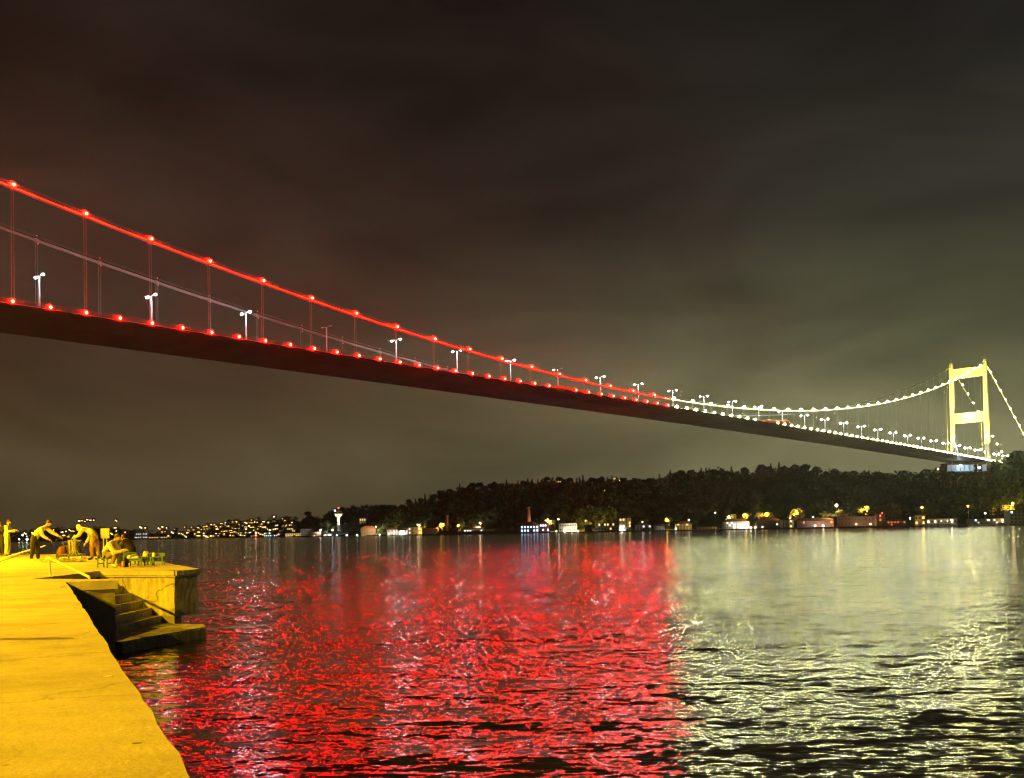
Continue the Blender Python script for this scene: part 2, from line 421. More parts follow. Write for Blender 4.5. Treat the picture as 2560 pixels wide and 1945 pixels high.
# floodlights that wash the tower
flood_body = mat('floodlight_housing', (.08, .08, .08), rough=.5)
flood_glass = glow('floodlight_glass', (1.0, .78, .30), 40, 'NONE')
def aim(o, target):
    d = Vector(target) - o.location; o.rotation_euler = d.to_track_quat('-Z', 'Y').to_euler()
def flood(Xf, v, zf, tgt, power, size=.62, blend=.6):
    p = Vector((Xf, v, zf))
    f = part('floodlight', MB().box((Xf, v, zf), (.9, .9, .6)), flood_body)
    link_g = part('lens', MB().box((Xf, v, zf + .34), (.7, .7, .06)), flood_glass, f)
    li = bpy.data.lights.new('floodlight_beam', 'SPOT'); li.energy = power; li.color = (1.0, .69, .10); li.spot_size = size; li.spot_blend = blend; li.shadow_soft_size = .5
    lo = bpy.data.objects.new('floodlight_beam', li); COL.objects.link(lo); lo.parent = bridge
    lo.location = (Xf, v, zf + .6); aim(lo, tgt)
zd_ = deck_z(XB) + EYE
for v in (VN, VF):
    flood(XB - 26, v - 2.2, zd_ + .3, (XB, v, zd_ + 40), P_FLOOD, .95)
    flood(XB - 26, v + 2.2, zd_ + .3, (XB, v, zd_ + 82), P_FLOOD * 2.2, .5)
    flood(XB - 4, v - 13 if v == VN else v + 6, zd_ + .3, (XB, v, zd_ + 55), P_FLOOD * .8, .9)
flood(XB - 24, VC, zd_ + .3, (XB, VC, ztop - 12), P_FLOOD * 2.0, .55)
flood(XB - 24, VC - 5, zd_ + .3, (XB, VC, ztop - 48), P_FLOOD * .8, .6)
# a white work light under the deck end, over the abutment hall

# road lamps on the deck: thirty-odd posts with two heads
def road_lamp(dead=False, single=False):
    o = empty('bridge_street_lamp')
    H = 12.3
    MB().tube([(0, 0, 0), (0, 0, H)], [.28, .19], 8).build('post', lamp_pole, o)
    MB().box((0, 0, .15), (.6, .6, .3)).build('base', lamp_pole, o)
    MB().tube([(0, -2.0, H + .25), (0, -.9, H + .22), (0, 0, H - .1), (0, .9, H + .22), (0, 2.0, H + .25)], .07, 6).build('arm', lamp_pole, o)
    for s in (-1, 1):
        h = MB().poly([(-.22, s * 1.7, H + .12), (.22, s * 1.7, H + .12), (.18, s * 2.7, H + .2), (-.18, s * 2.7, H + .2), (-.16, s * 1.75, H + .36), (.16, s * 1.75, H + .36), (.12, s * 2.6, H + .36), (-.12, s * 2.6, H + .36)],
                      [(0, 1, 2, 3), (7, 6, 5, 4), (0, 4, 5, 1), (1, 5, 6, 2), (2, 6, 7, 3), (3, 7, 4, 0)]).build('lamp_head', lamp_pole, o)
        if not dead and not (single and s < 0):
            MB().ball((0, s * 2.2, H + .02), .40, 8, 5, (.8, 1.1, .7)).build('lamp_lens', white_lamp, h, True)
    return o
rl = road_lamp(); freeze(rl); rl_dead = road_lamp(True); rl_one = road_lamp(single=True); freeze(rl_one)
XL0, LSTEP = LAMP_X0, LAMP_DX
ORD = 'first second third fourth fifth sixth seventh eighth ninth tenth eleventh twelfth thirteenth fourteenth fifteenth sixteenth seventeenth eighteenth nineteenth twentieth'.split() + ['twenty-' + w for w in 'first second third fourth fifth sixth seventh eighth ninth'.split()] + ['thirtieth'] + ['thirty-' + w for w in 'first second third fourth fifth'.split()]
used = set()
for k in range(34):
    X = XL0 + LSTEP * k
    if X > 720: break
    p = bridge_point(X, VC - .0, deck_z(X) - .3)
    if k == 3: o = rl_dead
    elif k == 7: o = rl_one
    else:
        o = rl if 'rl' not in used else copy_tree(rl); used.add('rl')
    o.location = p; o.rotation_euler = (0, 0, YAW)
    lab = {3: 'unlit double-headed street lamp on the bridge, fourth lamp from the left edge', 7: 'street lamp with only one lit head on the bridge, eighth from the left'}.get(k, f'{ORD[k]} white double-headed street lamp on the bridge deck, counted from the left edge')
    tag(o, lab, 'street lamp', 'street lamps along the bridge deck')

# ------------------------------------------------------------------ far shore: hills
def interp(tab, x): return float(np.interp(x, [t[0] for t in tab], [t[1] for t in tab]))
SHORE = [(-900, 2500), (0, 2600), (300, 2600), (640, 2300), (700, 2000), (780, 1700), (900, 1500), (1000, 1300), (1300, 1150), (1600, 1020), (1900, 920), (2200, 830), (2560, 720), (2900, 640), (3400, 560)]
shore = lambda px: interp(SHORE, px)
def horizon(px): return 1329.2 - (px - 1280) * .01911
def zpix(px, py, d): return at(px, py, d).z
HILL = [(880, 1325), (935, 1303), (960, 1292), (1000, 1272), (1030, 1256), (1060, 1249), (1100, 1238), (1150, 1224), (1220, 1216), (1260, 1216), (1300, 1210), (1380, 1203), (1440, 1205), (1520, 1203), (1600, 1206), (1650, 1201), (1680, 1190), (1760, 1182), (1830, 1182), (1850, 1188), (1900, 1177), (2000, 1176), (2070, 1183), (2150, 1189), (2250, 1188), (2330, 1186), (2400, 1186), (2480, 1178), (2520, 1158), (2560, 1142), (2640, 1120), (2900, 1090), (3400, 1080)]
RIDGE = [(880, 1720), (1000, 1650), (1300, 1520), (1600, 1380), (1900, 1250), (2200, 1060), (2330, 900), (2480, 880), (2560, 860), (2900, 800), (3400, 700)]
def hill_profile(t): return t * t * (3 - 2 * t) * .55 + t * .45
soil = mat('hill_ground', (.035, .040, .018), rough=.95, var=.4, scale=.03)
def terrain(name, px0, px1, stepx, sky, ridge, treeh, back=500, shelf=34):
    cols = np.arange(px0, px1 + stepx, stepx); T = [0, .02, .05, .1, .18, .28, .4, .52, .64, .76, .88, 1.0]
    P = []; nrow = len(T) + 4
    r_ = random.Random(name)
    for px in cols:
        d0, d1 = shore(px), (interp(ridge, px) if not callable(ridge) else ridge(px)); zr = zpix(px, interp(sky, px), d1) - treeh
        x_ = (px - 1280) / FPX
        for d, z in ((d0 - 1.0, -2.0), (d0, 1.15), (d0 + shelf, 1.6)): P.append((x_ * d, d, z))
        for t in T[1:]:
            d = d0 + shelf + (d1 - d0 - shelf) * t
            z = 1.6 + (zr - 1.6) * hill_profile(t)
            if 0 < t < 1: z += r_.uniform(-1, 1) * zr * .03
            P.append((x_ * d, d, z))
        P.append((x_ * (d1 + back * .4), d1 + back * .4, zr * .85)); P.append((x_ * (d1 + back), d1 + back, zr * .3))
    nrow = 3 + len(T) - 1 + 2
    F = [(i * nrow + k, (i + 1) * nrow + k, (i + 1) * nrow + k + 1, i * nrow + k + 1) for i in range(len(cols) - 1) for k in range(nrow - 1)]
    o = MB().poly(P, F).build(name, soil, smooth=True); return structure(o)
def hill_at(px, t, sky, ridge, treeh, shelf=34):
    d0, d1 = shore(px), (interp(ridge, px) if not callable(ridge) else ridge(px)); zr = zpix(px, interp(sky, px), d1) - treeh
    d = d0 + shelf + (d1 - d0 - shelf) * t
    return Vector(((px - 1280) / FPX * d, d, 1.6 + (zr - 1.6) * hill_profile(t)))
terrain('wooded_hill', 880, 3400, 40, HILL, RIDGE, 8)
TOWN = [(-900, 1338), (0, 1330), (200, 1316), (300, 1318), (360, 1328), (420, 1330), (470, 1326), (540, 1314), (600, 1303), (680, 1294), (720, 1291), (760, 1299), (800, 1312), (900, 1335)]
town_ridge = lambda px: shore(px) + 620
terrain('town_hill', -900, 900, 60, TOWN, town_ridge, 6)
FARR = [(740, 1335), (760, 1300), (775, 1289), (795, 1302), (815, 1292), (825, 1280), (840, 1274), (900, 1267), (960, 1265), (1020, 1270), (1100, 1300), (1160, 1330)]
far_ridge = lambda px: shore(px) + 520
terrain('cape_hill', 740, 1160, 20, FARR, far_ridge, 7)

# ------------------------------------------------------------------ trees
leaf_dark = mat('evergreen_leaves', (.036, .056, .023), rough=.8, var=.5, scale=.12, detail=3)
leaf_mid = mat('broad_leaves', (.125, .120, .040), rough=.75, var=.45, scale=.3, detail=3)
def translucent(m):
    nt = m.node_tree; b = nt.nodes['Principled BSDF']; out = nt.nodes['Material Output']
    t = nt.nodes.new('ShaderNodeBsdfTranslucent'); mxs = nt.nodes.new('ShaderNodeMixShader'); mxs.inputs[0].default_value = .45
    src = b.inputs['Base Color'].links[0].from_socket; nt.links.new(src, t.inputs['Color'])
    nt.links.new(b.outputs[0], mxs.inputs[1]); nt.links.new(t.outputs[0], mxs.inputs[2]); nt.links.new(mxs.outputs[0], out.inputs['Surface'])
translucent(leaf_mid)
bark = mat('tree_bark', (.10, .075, .05), rough=.9, var=.3, scale=2)
def crown_cards(r_, n, h, w, kind):
    """leaf clumps spread through the crown's volume: array of quads (n,4,3)"""
    if kind == 'spike':
        t = r_.beta(1.1, 1.5, n); rad = w * .5 * (1 - t) ** .7 * np.sqrt(r_.uniform(.25, 1, n)); z = h * (.05 + .95 * t)
    elif kind == 'pine':
        t = r_.uniform(0, 1, n); rad = w * .5 * np.sqrt(r_.uniform(0, 1, n)) * np.clip(1.15 - .5 * t, .3, 1); z = h * (.62 + .38 * t) - rad * .12
    else:
        nl = 6; c = r_.uniform(-1, 1, (nl, 3)) * [w * .26, w * .26, h * .2] + [0, 0, h * .62]
        k = r_.integers(0, nl, n); u = r_.normal(size=(n, 3)); u /= np.linalg.norm(u, axis=1)[:, None]
        rr = r_.uniform(.55, 1.08, n)[:, None]
        P = c[k] + u * rr * [w * .27, w * .27, h * .23]
    if kind in ('spike', 'pine'):
        a = r_.uniform(0, 6.283, n); P = np.stack([rad * np.cos(a), rad * np.sin(a), z], 1)
    s = (w if kind != 'spike' else w * 1.3) * r_.uniform(.07, .15, n)
    d1 = r_.normal(size=(n, 3)); d1 /= np.linalg.norm(d1, axis=1)[:, None]
    d2 = np.cross(d1, r_.normal(size=(n, 3))); d2 /= np.linalg.norm(d2, axis=1)[:, None]
    a, b = d1 * s[:, None], d2 * s[:, None] * .75
    return np.stack([P - a - b * .4, P - b, P + a + b * .3, P + b], 1)
def quads_mesh(name, Q, m):
    me = bpy.data.meshes.new(name); V = Q.reshape(-1, 3); n = len(Q)
    me.vertices.add(len(V)); me.vertices.foreach_set('co', V.ravel().astype(np.float32))
    me.loops.add(4 * n); me.loops.foreach_set('vertex_index', np.arange(4 * n, dtype=np.int32))
    me.polygons.add(n); me.polygons.foreach_set('loop_start', np.arange(0, 4 * n, 4, dtype=np.int32)); me.polygons.foreach_set('loop_total', np.full(n, 4, dtype=np.int32))
    me.update(calc_edges=True); me.materials.append(m); return me
nr = np.random.default_rng(11)
# forest: crowns that read as one mass
protos = [crown_cards(nr, 46, 1.0, .95, 'round') for _ in range(8)] + [crown_cards(nr, 40, 1.0, .36, 'spike') for _ in range(2)] + [crown_cards(nr, 40, 1.0, .8, 'pine') for _ in range(2)]
def forest(name, label, count, pxr, sky, ridge, treeh, hr, tmax=.985):
    out = []
    for _ in range(count):
        px = nr.uniform(*pxr); t = nr.uniform(.03, 1) ** .8 * tmax
        p = hill_at(px, t, sky, ridge, treeh)
        h = nr.uniform(*hr) * (1.0 if t > .15 else .75)
        q = protos[nr.choice(12, p=[.11] * 8 + [.03, .03] + [.03, .03])] if True else None
        a = nr.uniform(0, 6.28); c, s = math.cos(a), math.sin(a)
        Rm = np.array([[c, -s, 0], [s, c, 0], [0, 0, 1]])
        out.append((q @ Rm.T) * h + np.array([p.x, p.y, p.z - .4]))
    o = link(name, quads_mesh(name, np.concatenate(out), leaf_dark))
    return tag(o, label, 'forest', kind='stuff')
forest('hill_forest', 'dark wood covering the hillside across the water', 5200, (900, 3000), HILL, RIDGE, 8, (6.5, 15.5))
forest('cape_forest', 'dim trees on the low cape behind the mushroom-shaped tower', 700, (755, 1120), FARR, far_ridge, 7, (9, 14))
forest('town_greenery', 'dark trees between the houses of the distant town', 520, (-250, 780), TOWN, town_ridge, 6, (8, 12))

def tree_proto(kind, h, w, n, m, seed):
    r_ = np.random.default_rng(seed); o = empty('tree_proto')
    quads = crown_cards(r_, n, h, w, kind)
    tr = MB()
    if kind == 'spike': tr.tube([(0, 0, -.5), (0, 0, h * .5), (0, 0, h * .9)], [.28, .16, .04], 6)
    else:
        tr.tube([(0, 0, -.5), (.1, 0, h * .3), (.0, .1, h * .62)], [.42, .3, .14], 6)
        for k in range(5):
            a = k * 1.26 + r_.uniform(0, .6); zb = h * r_.uniform(.28, .48)
            tr.tube([(0, 0, zb), (math.cos(a) * w * .2, math.sin(a) * w * .2, zb + h * .15), (math.cos(a) * w * .34, math.sin(a) * w * .34, zb + h * .27)], [.16, .1, .04], 5)
    return quads_mesh('crown', quads, m), tr.mesh('trunk', bark, True)
TREES = {}
for kd in ('spike', 'round', 'pine'):
    for v_ in range(2 if kd != 'round' else 3):
        for mm, mt_ in (('dark', leaf_dark), ('mid', leaf_mid)):
            h_, w_ = {'spike': (10, 2.6), 'round': (10, 9.5), 'pine': (10, 8.5)}[kd]
            TREES[kd, v_, mm] = tree_proto(kd, h_, w_, 300 if kd == 'spike' else 420, mt_, 40 + v_ * 7 + len(kd))
def tree(name, kind, v_, mm, p, h, label, group=None, wide=1.0):
    o = empty(name, p, rnd.uniform(0, 6.28)); o.scale = (h / 10 * wide, h / 10 * wide, h / 10)
    cm, tm = TREES[kind, v_, mm]
    link('trunk', tm, o); link('crown', cm, o)
    return tag(o, label, 'tree', group)
spikes = [(1039, 1246), (1063, 1234), (1082, 1234), (1150, 1208), (1267, 1198), (1296, 1199), (1321, 1193), (1332, 1195), (1346, 1197), (1443, 1193), (1451, 1190), (1459, 1186), (1520, 1191), (1651, 1184), (1678, 1173), (1755, 1168), (1767, 1168), (1775, 1168), (1804, 1168), (1831, 1165), (1930, 1157), (1950, 1154)]
def ordinal(k):
    return ORD[k] if k < len(ORD) else {35: 'thirty-sixth', 36: 'thirty-seventh', 37: 'thirty-eighth', 38: 'thirty-ninth', 39: 'fortieth'}.get(k, 'last')
for k, (px, py) in enumerate(spikes):
    d = interp(RIDGE, px) - 4; z0 = zpix(px, interp(HILL, px), d) - 8; zt = zpix(px, py, d)
    tree('cypress_tree', 'spike', k % 2, 'dark', ((px - 1280) / FPX * d, d, z0), zt - z0, f'{ordinal(k)} dark pointed tree from the left along the wooded ridge', 'pointed trees on the ridge', 1.25)
rounds = [(945, 1292), (975, 1280), (1008, 1262), (1025, 1250), (1052, 1246), (1105, 1227), (1125, 1222), (1178, 1208), (1200, 1207), (1232, 1206), (1310, 1202), (1372, 1194), (1400, 1193), (1425, 1196), (1480, 1194), (1500, 1193), (1560, 1195), (1585, 1196), (1625, 1196), (1700, 1177), (1730, 1175), (1790, 1174), (1866, 1169), (1902, 1163), (1922, 1167), (1970, 1166), (1988, 1162), (2010, 1162), (2045, 1168), (2090, 1174), (2140, 1178), (2200, 1180), (2260, 1177), (2310, 1176), (2530, 1141), (2552, 1128)]
for k, (px, py) in enumerate(rounds):
    d = interp(RIDGE, px) - 2; z0 = zpix(px, interp(HILL, px), d) - 8; zt = zpix(px, py, d)
    tree('ridge_tree', 'round' if k % 4 else 'pine', k % 2, 'dark', ((px - 1280) / FPX * d, d, z0), max(7, zt - z0), f'{ordinal(k)} broad dark tree from the left on the hill skyline', 'broad trees on the hill skyline')
for k, (px, py, w) in enumerate([(768, 1280, 1.5), (818, 1284, 1.2), (832, 1276, 1.1)]):
    d = shore(px) + 300; z0 = zpix(px, py, d) - 13
    tree('cape_tree', 'round', k, 'dark', ((px - 1280) / FPX * d, d, z0), 14, ['large rounded dark tree left of the mushroom-shaped tower', 'dark tree just left of the mushroom-shaped tower', 'tall dark tree directly behind the mushroom-shaped tower'][k], 'trees on the cape', w)

# ------------------------------------------------------------------ waterfront on the far bank
plaster = {
    'white': mat('white_render', (.62, .60, .56), rough=.85, var=.12, scale=.4),
    'cream': mat('cream_render', (.55, .50, .38), rough=.85, var=.15, scale=.4),
    'brick': mat('red_brick_wall', (.22, .085, .06), rough=.9, var=.3, scale=1.2),
    'wood': mat('dark_timber_wall', (.14, .09, .06), rough=.85, var=.3, scale=.8, stretch=(1, 1, 5)),
    'grey': mat('grey_render', (.30, .30, .29), rough=.85, var=.15, scale=.4),
}
tiles = mat('roof_tiles', (.20, .085, .055), rough=.85, var=.3, scale=.8)
slate = mat('flat_roof_felt', (.09, .09, .09), rough=.9, var=.2, scale=.5)
frame_m = mat('painted_frame', (.45, .44, .40), rough=.6, var=.1)
pane_dark = mat('dark_window_glass', (.02, .022, .025), rough=.12, var=.1, spec=.6)
PANE = {'gold': glow('window_gold', (1.0, .66, .18), 2.6, 'NONE'), 'white': glow('window_white', (1.0, .93, .78), 3.2, 'NONE'), 'blue': glow('window_blue', (.45, .62, 1.0), 5.0, 'NONE'), 'red': glow('window_red', (1.0, .16, .07), 1.6, 'NONE'), 'cold': glow('window_cold', (.75, .9, 1.0), 3.0, 'NONE'), 'hall': glow('hall_window', (.45, .85, 1.0), .75, 'NONE'), 'hall2': glow('hall_window_blue', (.2, .42, .6), .5, 'NONE')}
quay_stone = mat('shore_stone', (.16, .15, .13), rough=.9, var=.3, scale=.5)
LAMPC = {'warm': (1.0, .78, .42), 'sodium': (1.0, .58, .08), 'white': (1.0, .95, .82), 'cold': (.75, .88, 1.0), 'blue': (.35, .6, 1.0), 'green': (.3, 1.0, .6), 'red': (1, .06, .03)}
LM = {(k, s): glow(f'lamp_{k}_{s}', c, s_, smp) for k, c in LAMPC.items() for s, s_, smp in (('big', 18, 'AUTO'), ('mid', 13, 'AUTO'), ('small', 22, 'NONE'))}

_wm = {}
def wmesh(w, h, lit):
    k = (round(w, 1), round(h, 1), lit)
    if k not in _wm:
        _wm[k] = (MB().box((0, -.02, 0), (w, .06, h)).mesh('window', PANE[lit] if lit else pane_dark),
                  MB().box((0, -.05, h / 2 + .06), (w + .24, .12, .12)).box((0, -.05, -h / 2 - .06), (w + .3, .2, .12)).box((-w / 2 - .06, -.05, 0), (.12, .12, h)).box((w / 2 + .06, -.05, 0), (.12, .12, h)).box((0, -.07, 0), (.07, .06, h)).mesh('frame', frame_m))
    return _wm[k]
def building(name, px0, px1, ytop, d, wall, roof, floors, bays, lit, label, cat='house', group=None, base=1.35, deep=9, prob=.5, seed=1, ybase=None, door=True, rot=0.0):
    """a building whose front faces the water between two photo columns"""
    r_ = random.Random(seed * 31 + int(px0))
    w = (px1 - px0) / FPX * d; pc = (px0 + px1) / 2
    if ybase: base = zpix(pc, ybase, d)
    ztop = zpix(pc, ytop, d); H = max(2.5, ztop - base)
    rh = {'gable': min(.38 * H, w * .22), 'hip': min(.30 * H, w * .2), 'flat': .35}[roof]; hw = H - rh
    o = empty(name, ((pc - 1280) / FPX * d, d, base), rot)
    MB().box((0, deep / 2, hw / 2 - .4), (w, deep, hw + .8)).build('wall', plaster[wall], o)
    ov = .45
    if roof == 'gable':
        P = [(-w / 2 - ov, -ov, hw), (w / 2 + ov, -ov, hw), (w / 2 + ov, deep + ov, hw), (-w / 2 - ov, deep + ov, hw), (-w / 2 - ov, deep / 2, hw + rh), (w / 2 + ov, deep / 2, hw + rh)]
        MB().poly(P, [(3, 2, 1, 0), (0, 1, 5, 4), (2, 3, 4, 5), (0, 4, 3), (1, 2, 5)]).build('roof', tiles, o)
    elif roof == 'hip':
        k = min(w * .35, deep * .5)
        P = [(-w / 2 - ov, -ov, hw), (w / 2 + ov, -ov, hw), (w / 2 + ov, deep + ov, hw), (-w / 2 - ov, deep + ov, hw), (-w / 2 + k, deep / 2, hw + rh), (w / 2 - k, deep / 2, hw + rh)]
        MB().poly(P, [(3, 2, 1, 0), (0, 1, 5, 4), (2, 3, 4, 5), (3, 0, 4), (1, 2, 5)]).build('roof', tiles, o)
    else:
        MB().box((0, deep / 2, hw + rh / 2 + .002), (w + .3, deep + .3, rh)).build('roof', slate, o)
    fh = hw / floors; bw = w / bays; ww, wh = min(1.5, bw * .5), min(1.9, fh * .56)
    for f_ in range(floors):
        for b_ in range(bays):
            if door and f_ == 0 and b_ == bays // 2:
                dd = MB().box((-w / 2 + bw * (b_ + .5), -.03, 1.1), (1.2, .08, 2.2)).build('door', plaster['wood'], o); continue
            l_ = lit if (lit and r_.random() < prob) else None
            wm, fm = wmesh(ww, wh, l_)
            a = link('window', wm, o, (-w / 2 + bw * (b_ + .5), 0, fh * (f_ + .55)))
            link('frame', fm, a)
    return tag(o, label, cat, group)
_lm = {}
def shore_lamp(px, py, d, col, size, label, r=.45, ground=None, name='street_lamp', group=None, cat='street lamp', throw=0):
    p = at(px, py, d); g = 1.5 if ground is None else ground
    o = empty(name, (p.x, p.y, g)); h = max(1.0, p.z - g)
    MB().tube([(0, 0, -.3), (0, 0, h)], [.11, .07], 5).build('post', lamp_pole, o)
    MB().lathe((0, 0, h), [(.1, .0), (.3, .12), (.34, .2), (.12, .42)], 6).build('lamp_head', lamp_pole, o)
    k = (r, col, size)
    if k not in _lm: _lm[k] = MB().ball((0, 0, 0), r, 7, 5).mesh('lamp_globe', LM[col, size], True)
    link('lamp_globe', _lm[k], o, (0, -.2, h - r * .7))
    if throw:
        li = bpy.data.lights.new('lamp_beam', 'SPOT'); li.energy = throw; li.color = LAMPC[col]; li.spot_size = 2.5; li.spot_blend = .7; li.shadow_soft_size = .3
        lo = bpy.data.objects.new('lamp_beam', li); COL.objects.link(lo); lo.parent = o; lo.location = (0, r + .3, h - r * .7); aim(lo, lo.location + Vector((0, 6, -2.5 if h > 5 else 1.0)))
    return tag(o, label, cat, group)
S = shore
B = building
B('hillside_villa', 898, 914, 1295, S(905) + 150, 'cream', 'flat', 2, 3, 'gold', 'small villa with gold-lit windows alone on the dark slope right of the mushroom-shaped tower', prob=.9, ybase=1314)
B('waterside_house', 901, 938, 1315, S(920) + 8, 'wood', 'hip', 2, 4, None, 'unlit dark timber house by the water below the small gold-lit villa')
B('gabled_house', 967, 992, 1319, S(980) + 8, 'white', 'gable', 2, 3, 'white', 'small pale gabled house by the water, left one of a touching pair', prob=.25)
B('gabled_house', 993, 1016, 1321, S(1004) + 8, 'white', 'gable', 2, 3, 'white', 'small pale gabled house by the water, right one of a touching pair', prob=.2)
B('white_house', 1019, 1052, 1318, S(1035) + 8, 'white', 'flat', 2, 4, 'white', 'bright white flat-roofed waterside house with its lower windows lit', prob=.6)
B('dark_boathouse', 1056, 1093, 1320, S(1074) + 8, 'wood', 'gable', 2, 4, None, 'dark timber boathouse with gable roof beside the bright white flat-roofed house')
B('low_pavilion', 1158, 1206, 1317, S(1182) + 14, 'white', 'hip', 1, 7, 'white', 'low pale pavilion with a row of lit windows behind the dark quay wall', prob=.65)
B('garden_shed', 1212, 1236, 1322, S(1224) + 14, 'grey', 'gable', 1, 3, None, 'little low grey-roofed shed right of the low pale pavilion')
B('waterside_restaurant', 1300, 1346, 1306, S(1323) + 8, 'grey', 'hip', 2, 6, 'blue', 'waterside restaurant with red roof and glaring blue-white lights along its front', 'restaurant', prob=.95)
B('restaurant_annexe', 1348, 1372, 1304, S(1360) + 9, 'brick', 'hip', 2, 4, 'blue', 'annexe with brownish roof and blue lights at the right of the restaurant', 'restaurant', prob=.6)
B('long_white_house', 1397, 1441, 1308, S(1419) + 8, 'white', 'flat', 2, 7, None, 'pale two-storey house with a dark roof line and lamps along its foot', door=False)
B('timber_cottage', 1462, 1480, 1312, S(1471) + 9, 'wood', 'gable', 2, 3, None, 'small dark cottage between the two pale waterside houses')
B('cream_mansion', 1487, 1543, 1306, S(1515) + 8, 'cream', 'flat', 2, 8, 'gold', 'wide cream mansion lit from below with tall dark window bays', 'mansion', prob=.2)
B('balcony_house', 1547, 1577, 1295, S(1562) + 10, 'grey', 'flat', 4, 4, 'gold', 'four-storey house with balconies and several lit floors right of the cream mansion', prob=.5)
B('dim_villa', 1589, 1627, 1308, S(1608) + 9, 'grey', 'hip', 2, 5, 'cold', 'dim wide villa with one bluish window, right of the balconied four-storey house', prob=.12)
B('stone_house', 1638, 1660, 1311, S(1650) + 9, 'grey', 'gable', 2, 3, None, 'small unlit stone house left of the yellow lamp glow')
B('bay_window_house', 1691, 1728, 1303, S(1710) + 8, 'cream', 'hip', 3, 5, 'gold', 'three-storey house with red hip roof just right of a yellow street lamp', prob=.25)
B('low_boathouse', 1745, 1790, 1318, S(1767) + 8, 'grey', 'flat', 1, 5, None, 'very low unlit boathouse at the water left of the arcaded hotel')
B('arcaded_hotel', 1809, 1872, 1297, S(1840) + 8, 'white', 'hip', 3, 11, 'white', 'long pale waterfront hotel with rows of balconies and small white lights', 'hotel', prob=.15)
B('shuttered_house', 1894, 1953, 1295, S(1923) + 9, 'wood', 'hip', 3, 8, 'white', 'broad dark house with a few lit windows right of the long pale hotel', prob=.12)
B('narrow_house', 1955, 1968, 1298, S(1961) + 10, 'white', 'gable', 3, 2, None, 'narrow white house squeezed beside the broad dark house')
B('garden_house', 1972, 1989, 1296, S(1980) + 12, 'cream', 'gable', 3, 2, 'gold', 'narrow cream house under the bright yellow tree', prob=.4)
B('brick_warehouse', 1991, 2088, 1295, S(2040) + 10, 'brick', 'hip', 2, 14, 'red', 'long brick warehouse with red hip roof and two white lamps at the water', 'warehouse', prob=.06)
B('brick_hall', 2092, 2194, 1291, S(2140) + 10, 'brick', 'flat', 2, 12, None, 'long flat-roofed brick hall below the tall orange lamp', 'warehouse', door=False)
B('brick_chimney_house', 2196, 2212, 1284, S(2204) + 12, 'brick', 'flat', 3, 2, 'red', 'tall narrow red brick block at the right end of the brick hall', prob=.3)
B('red_lit_house', 2216, 2264, 1298, S(2240) + 9, 'brick', 'hip', 2, 6, 'red', 'low brick house with red and white lit windows', prob=.45)
B('kiosk', 2286, 2312, 1288, S(2300) + 8, 'cream', 'flat', 2, 3, 'gold', 'small kiosk with a gold-lit roof edge beside the blue lamp', 'kiosk', prob=.8)
B('dark_terrace', 2316, 2392, 1296, S(2350) + 20, 'grey', 'flat', 1, 9, 'cold', 'low dark terrace behind the moored boats', prob=.3)
B('quay_hall', 2428, 2522, 1296, S(2475) + 12, 'grey', 'flat', 2, 14, 'cold', 'long low dark hall with a row of small cold white lights', 'hall', prob=.3)
B('dark_block', 2524, 2600, 1275, S(2560) + 12, 'grey', 'flat', 4, 8, 'blue', 'tall dark block at the right edge of the photo, by the water', prob=.08)

# walls, tower, chimney and the like on the bank
def quay_wall(px0, px1, h, label):
    n = 10; mb = MB(); P = []
    for k in range(n + 1):
        px = px0 + (px1 - px0) * k / n; d = S(px) - 2.5
        for dd, z in ((0, -1), (0, h), (3.2, h), (3.2, -1)): P.append(((px - 1280) / FPX * (d + dd), d + dd, z))
    F = [(4 * i + k, 4 * i + 4 + k, 4 * i + 4 + (k + 1) % 4, 4 * i + (k + 1) % 4) for i in range(n) for k in range(4)] + [(3, 2, 1, 0), tuple(4 * n + k for k in range(4))]
    tag(mb.poly(P, F).build('quay_wall', quay_stone), label, 'wall')
quay_wall(1092, 1296, 4.2, 'long dark stone quay wall below the low pale pavilion')
quay_wall(860, 1090, 1.5, 'low stone quay wall under the pale gabled houses')
quay_wall(1376, 1800, 1.4, 'low stone quay wall under the pale mansions in the middle of the bank')
quay_wall(1802, 2280, 1.5, 'stone quay wall under the hotel and the brick warehouses')
quay_wall(2284, 2640, 1.5, 'stone quay wall at the right end of the bank')
quay_wall(300, 858, 2.0, 'distant quay wall along the lights of the town')
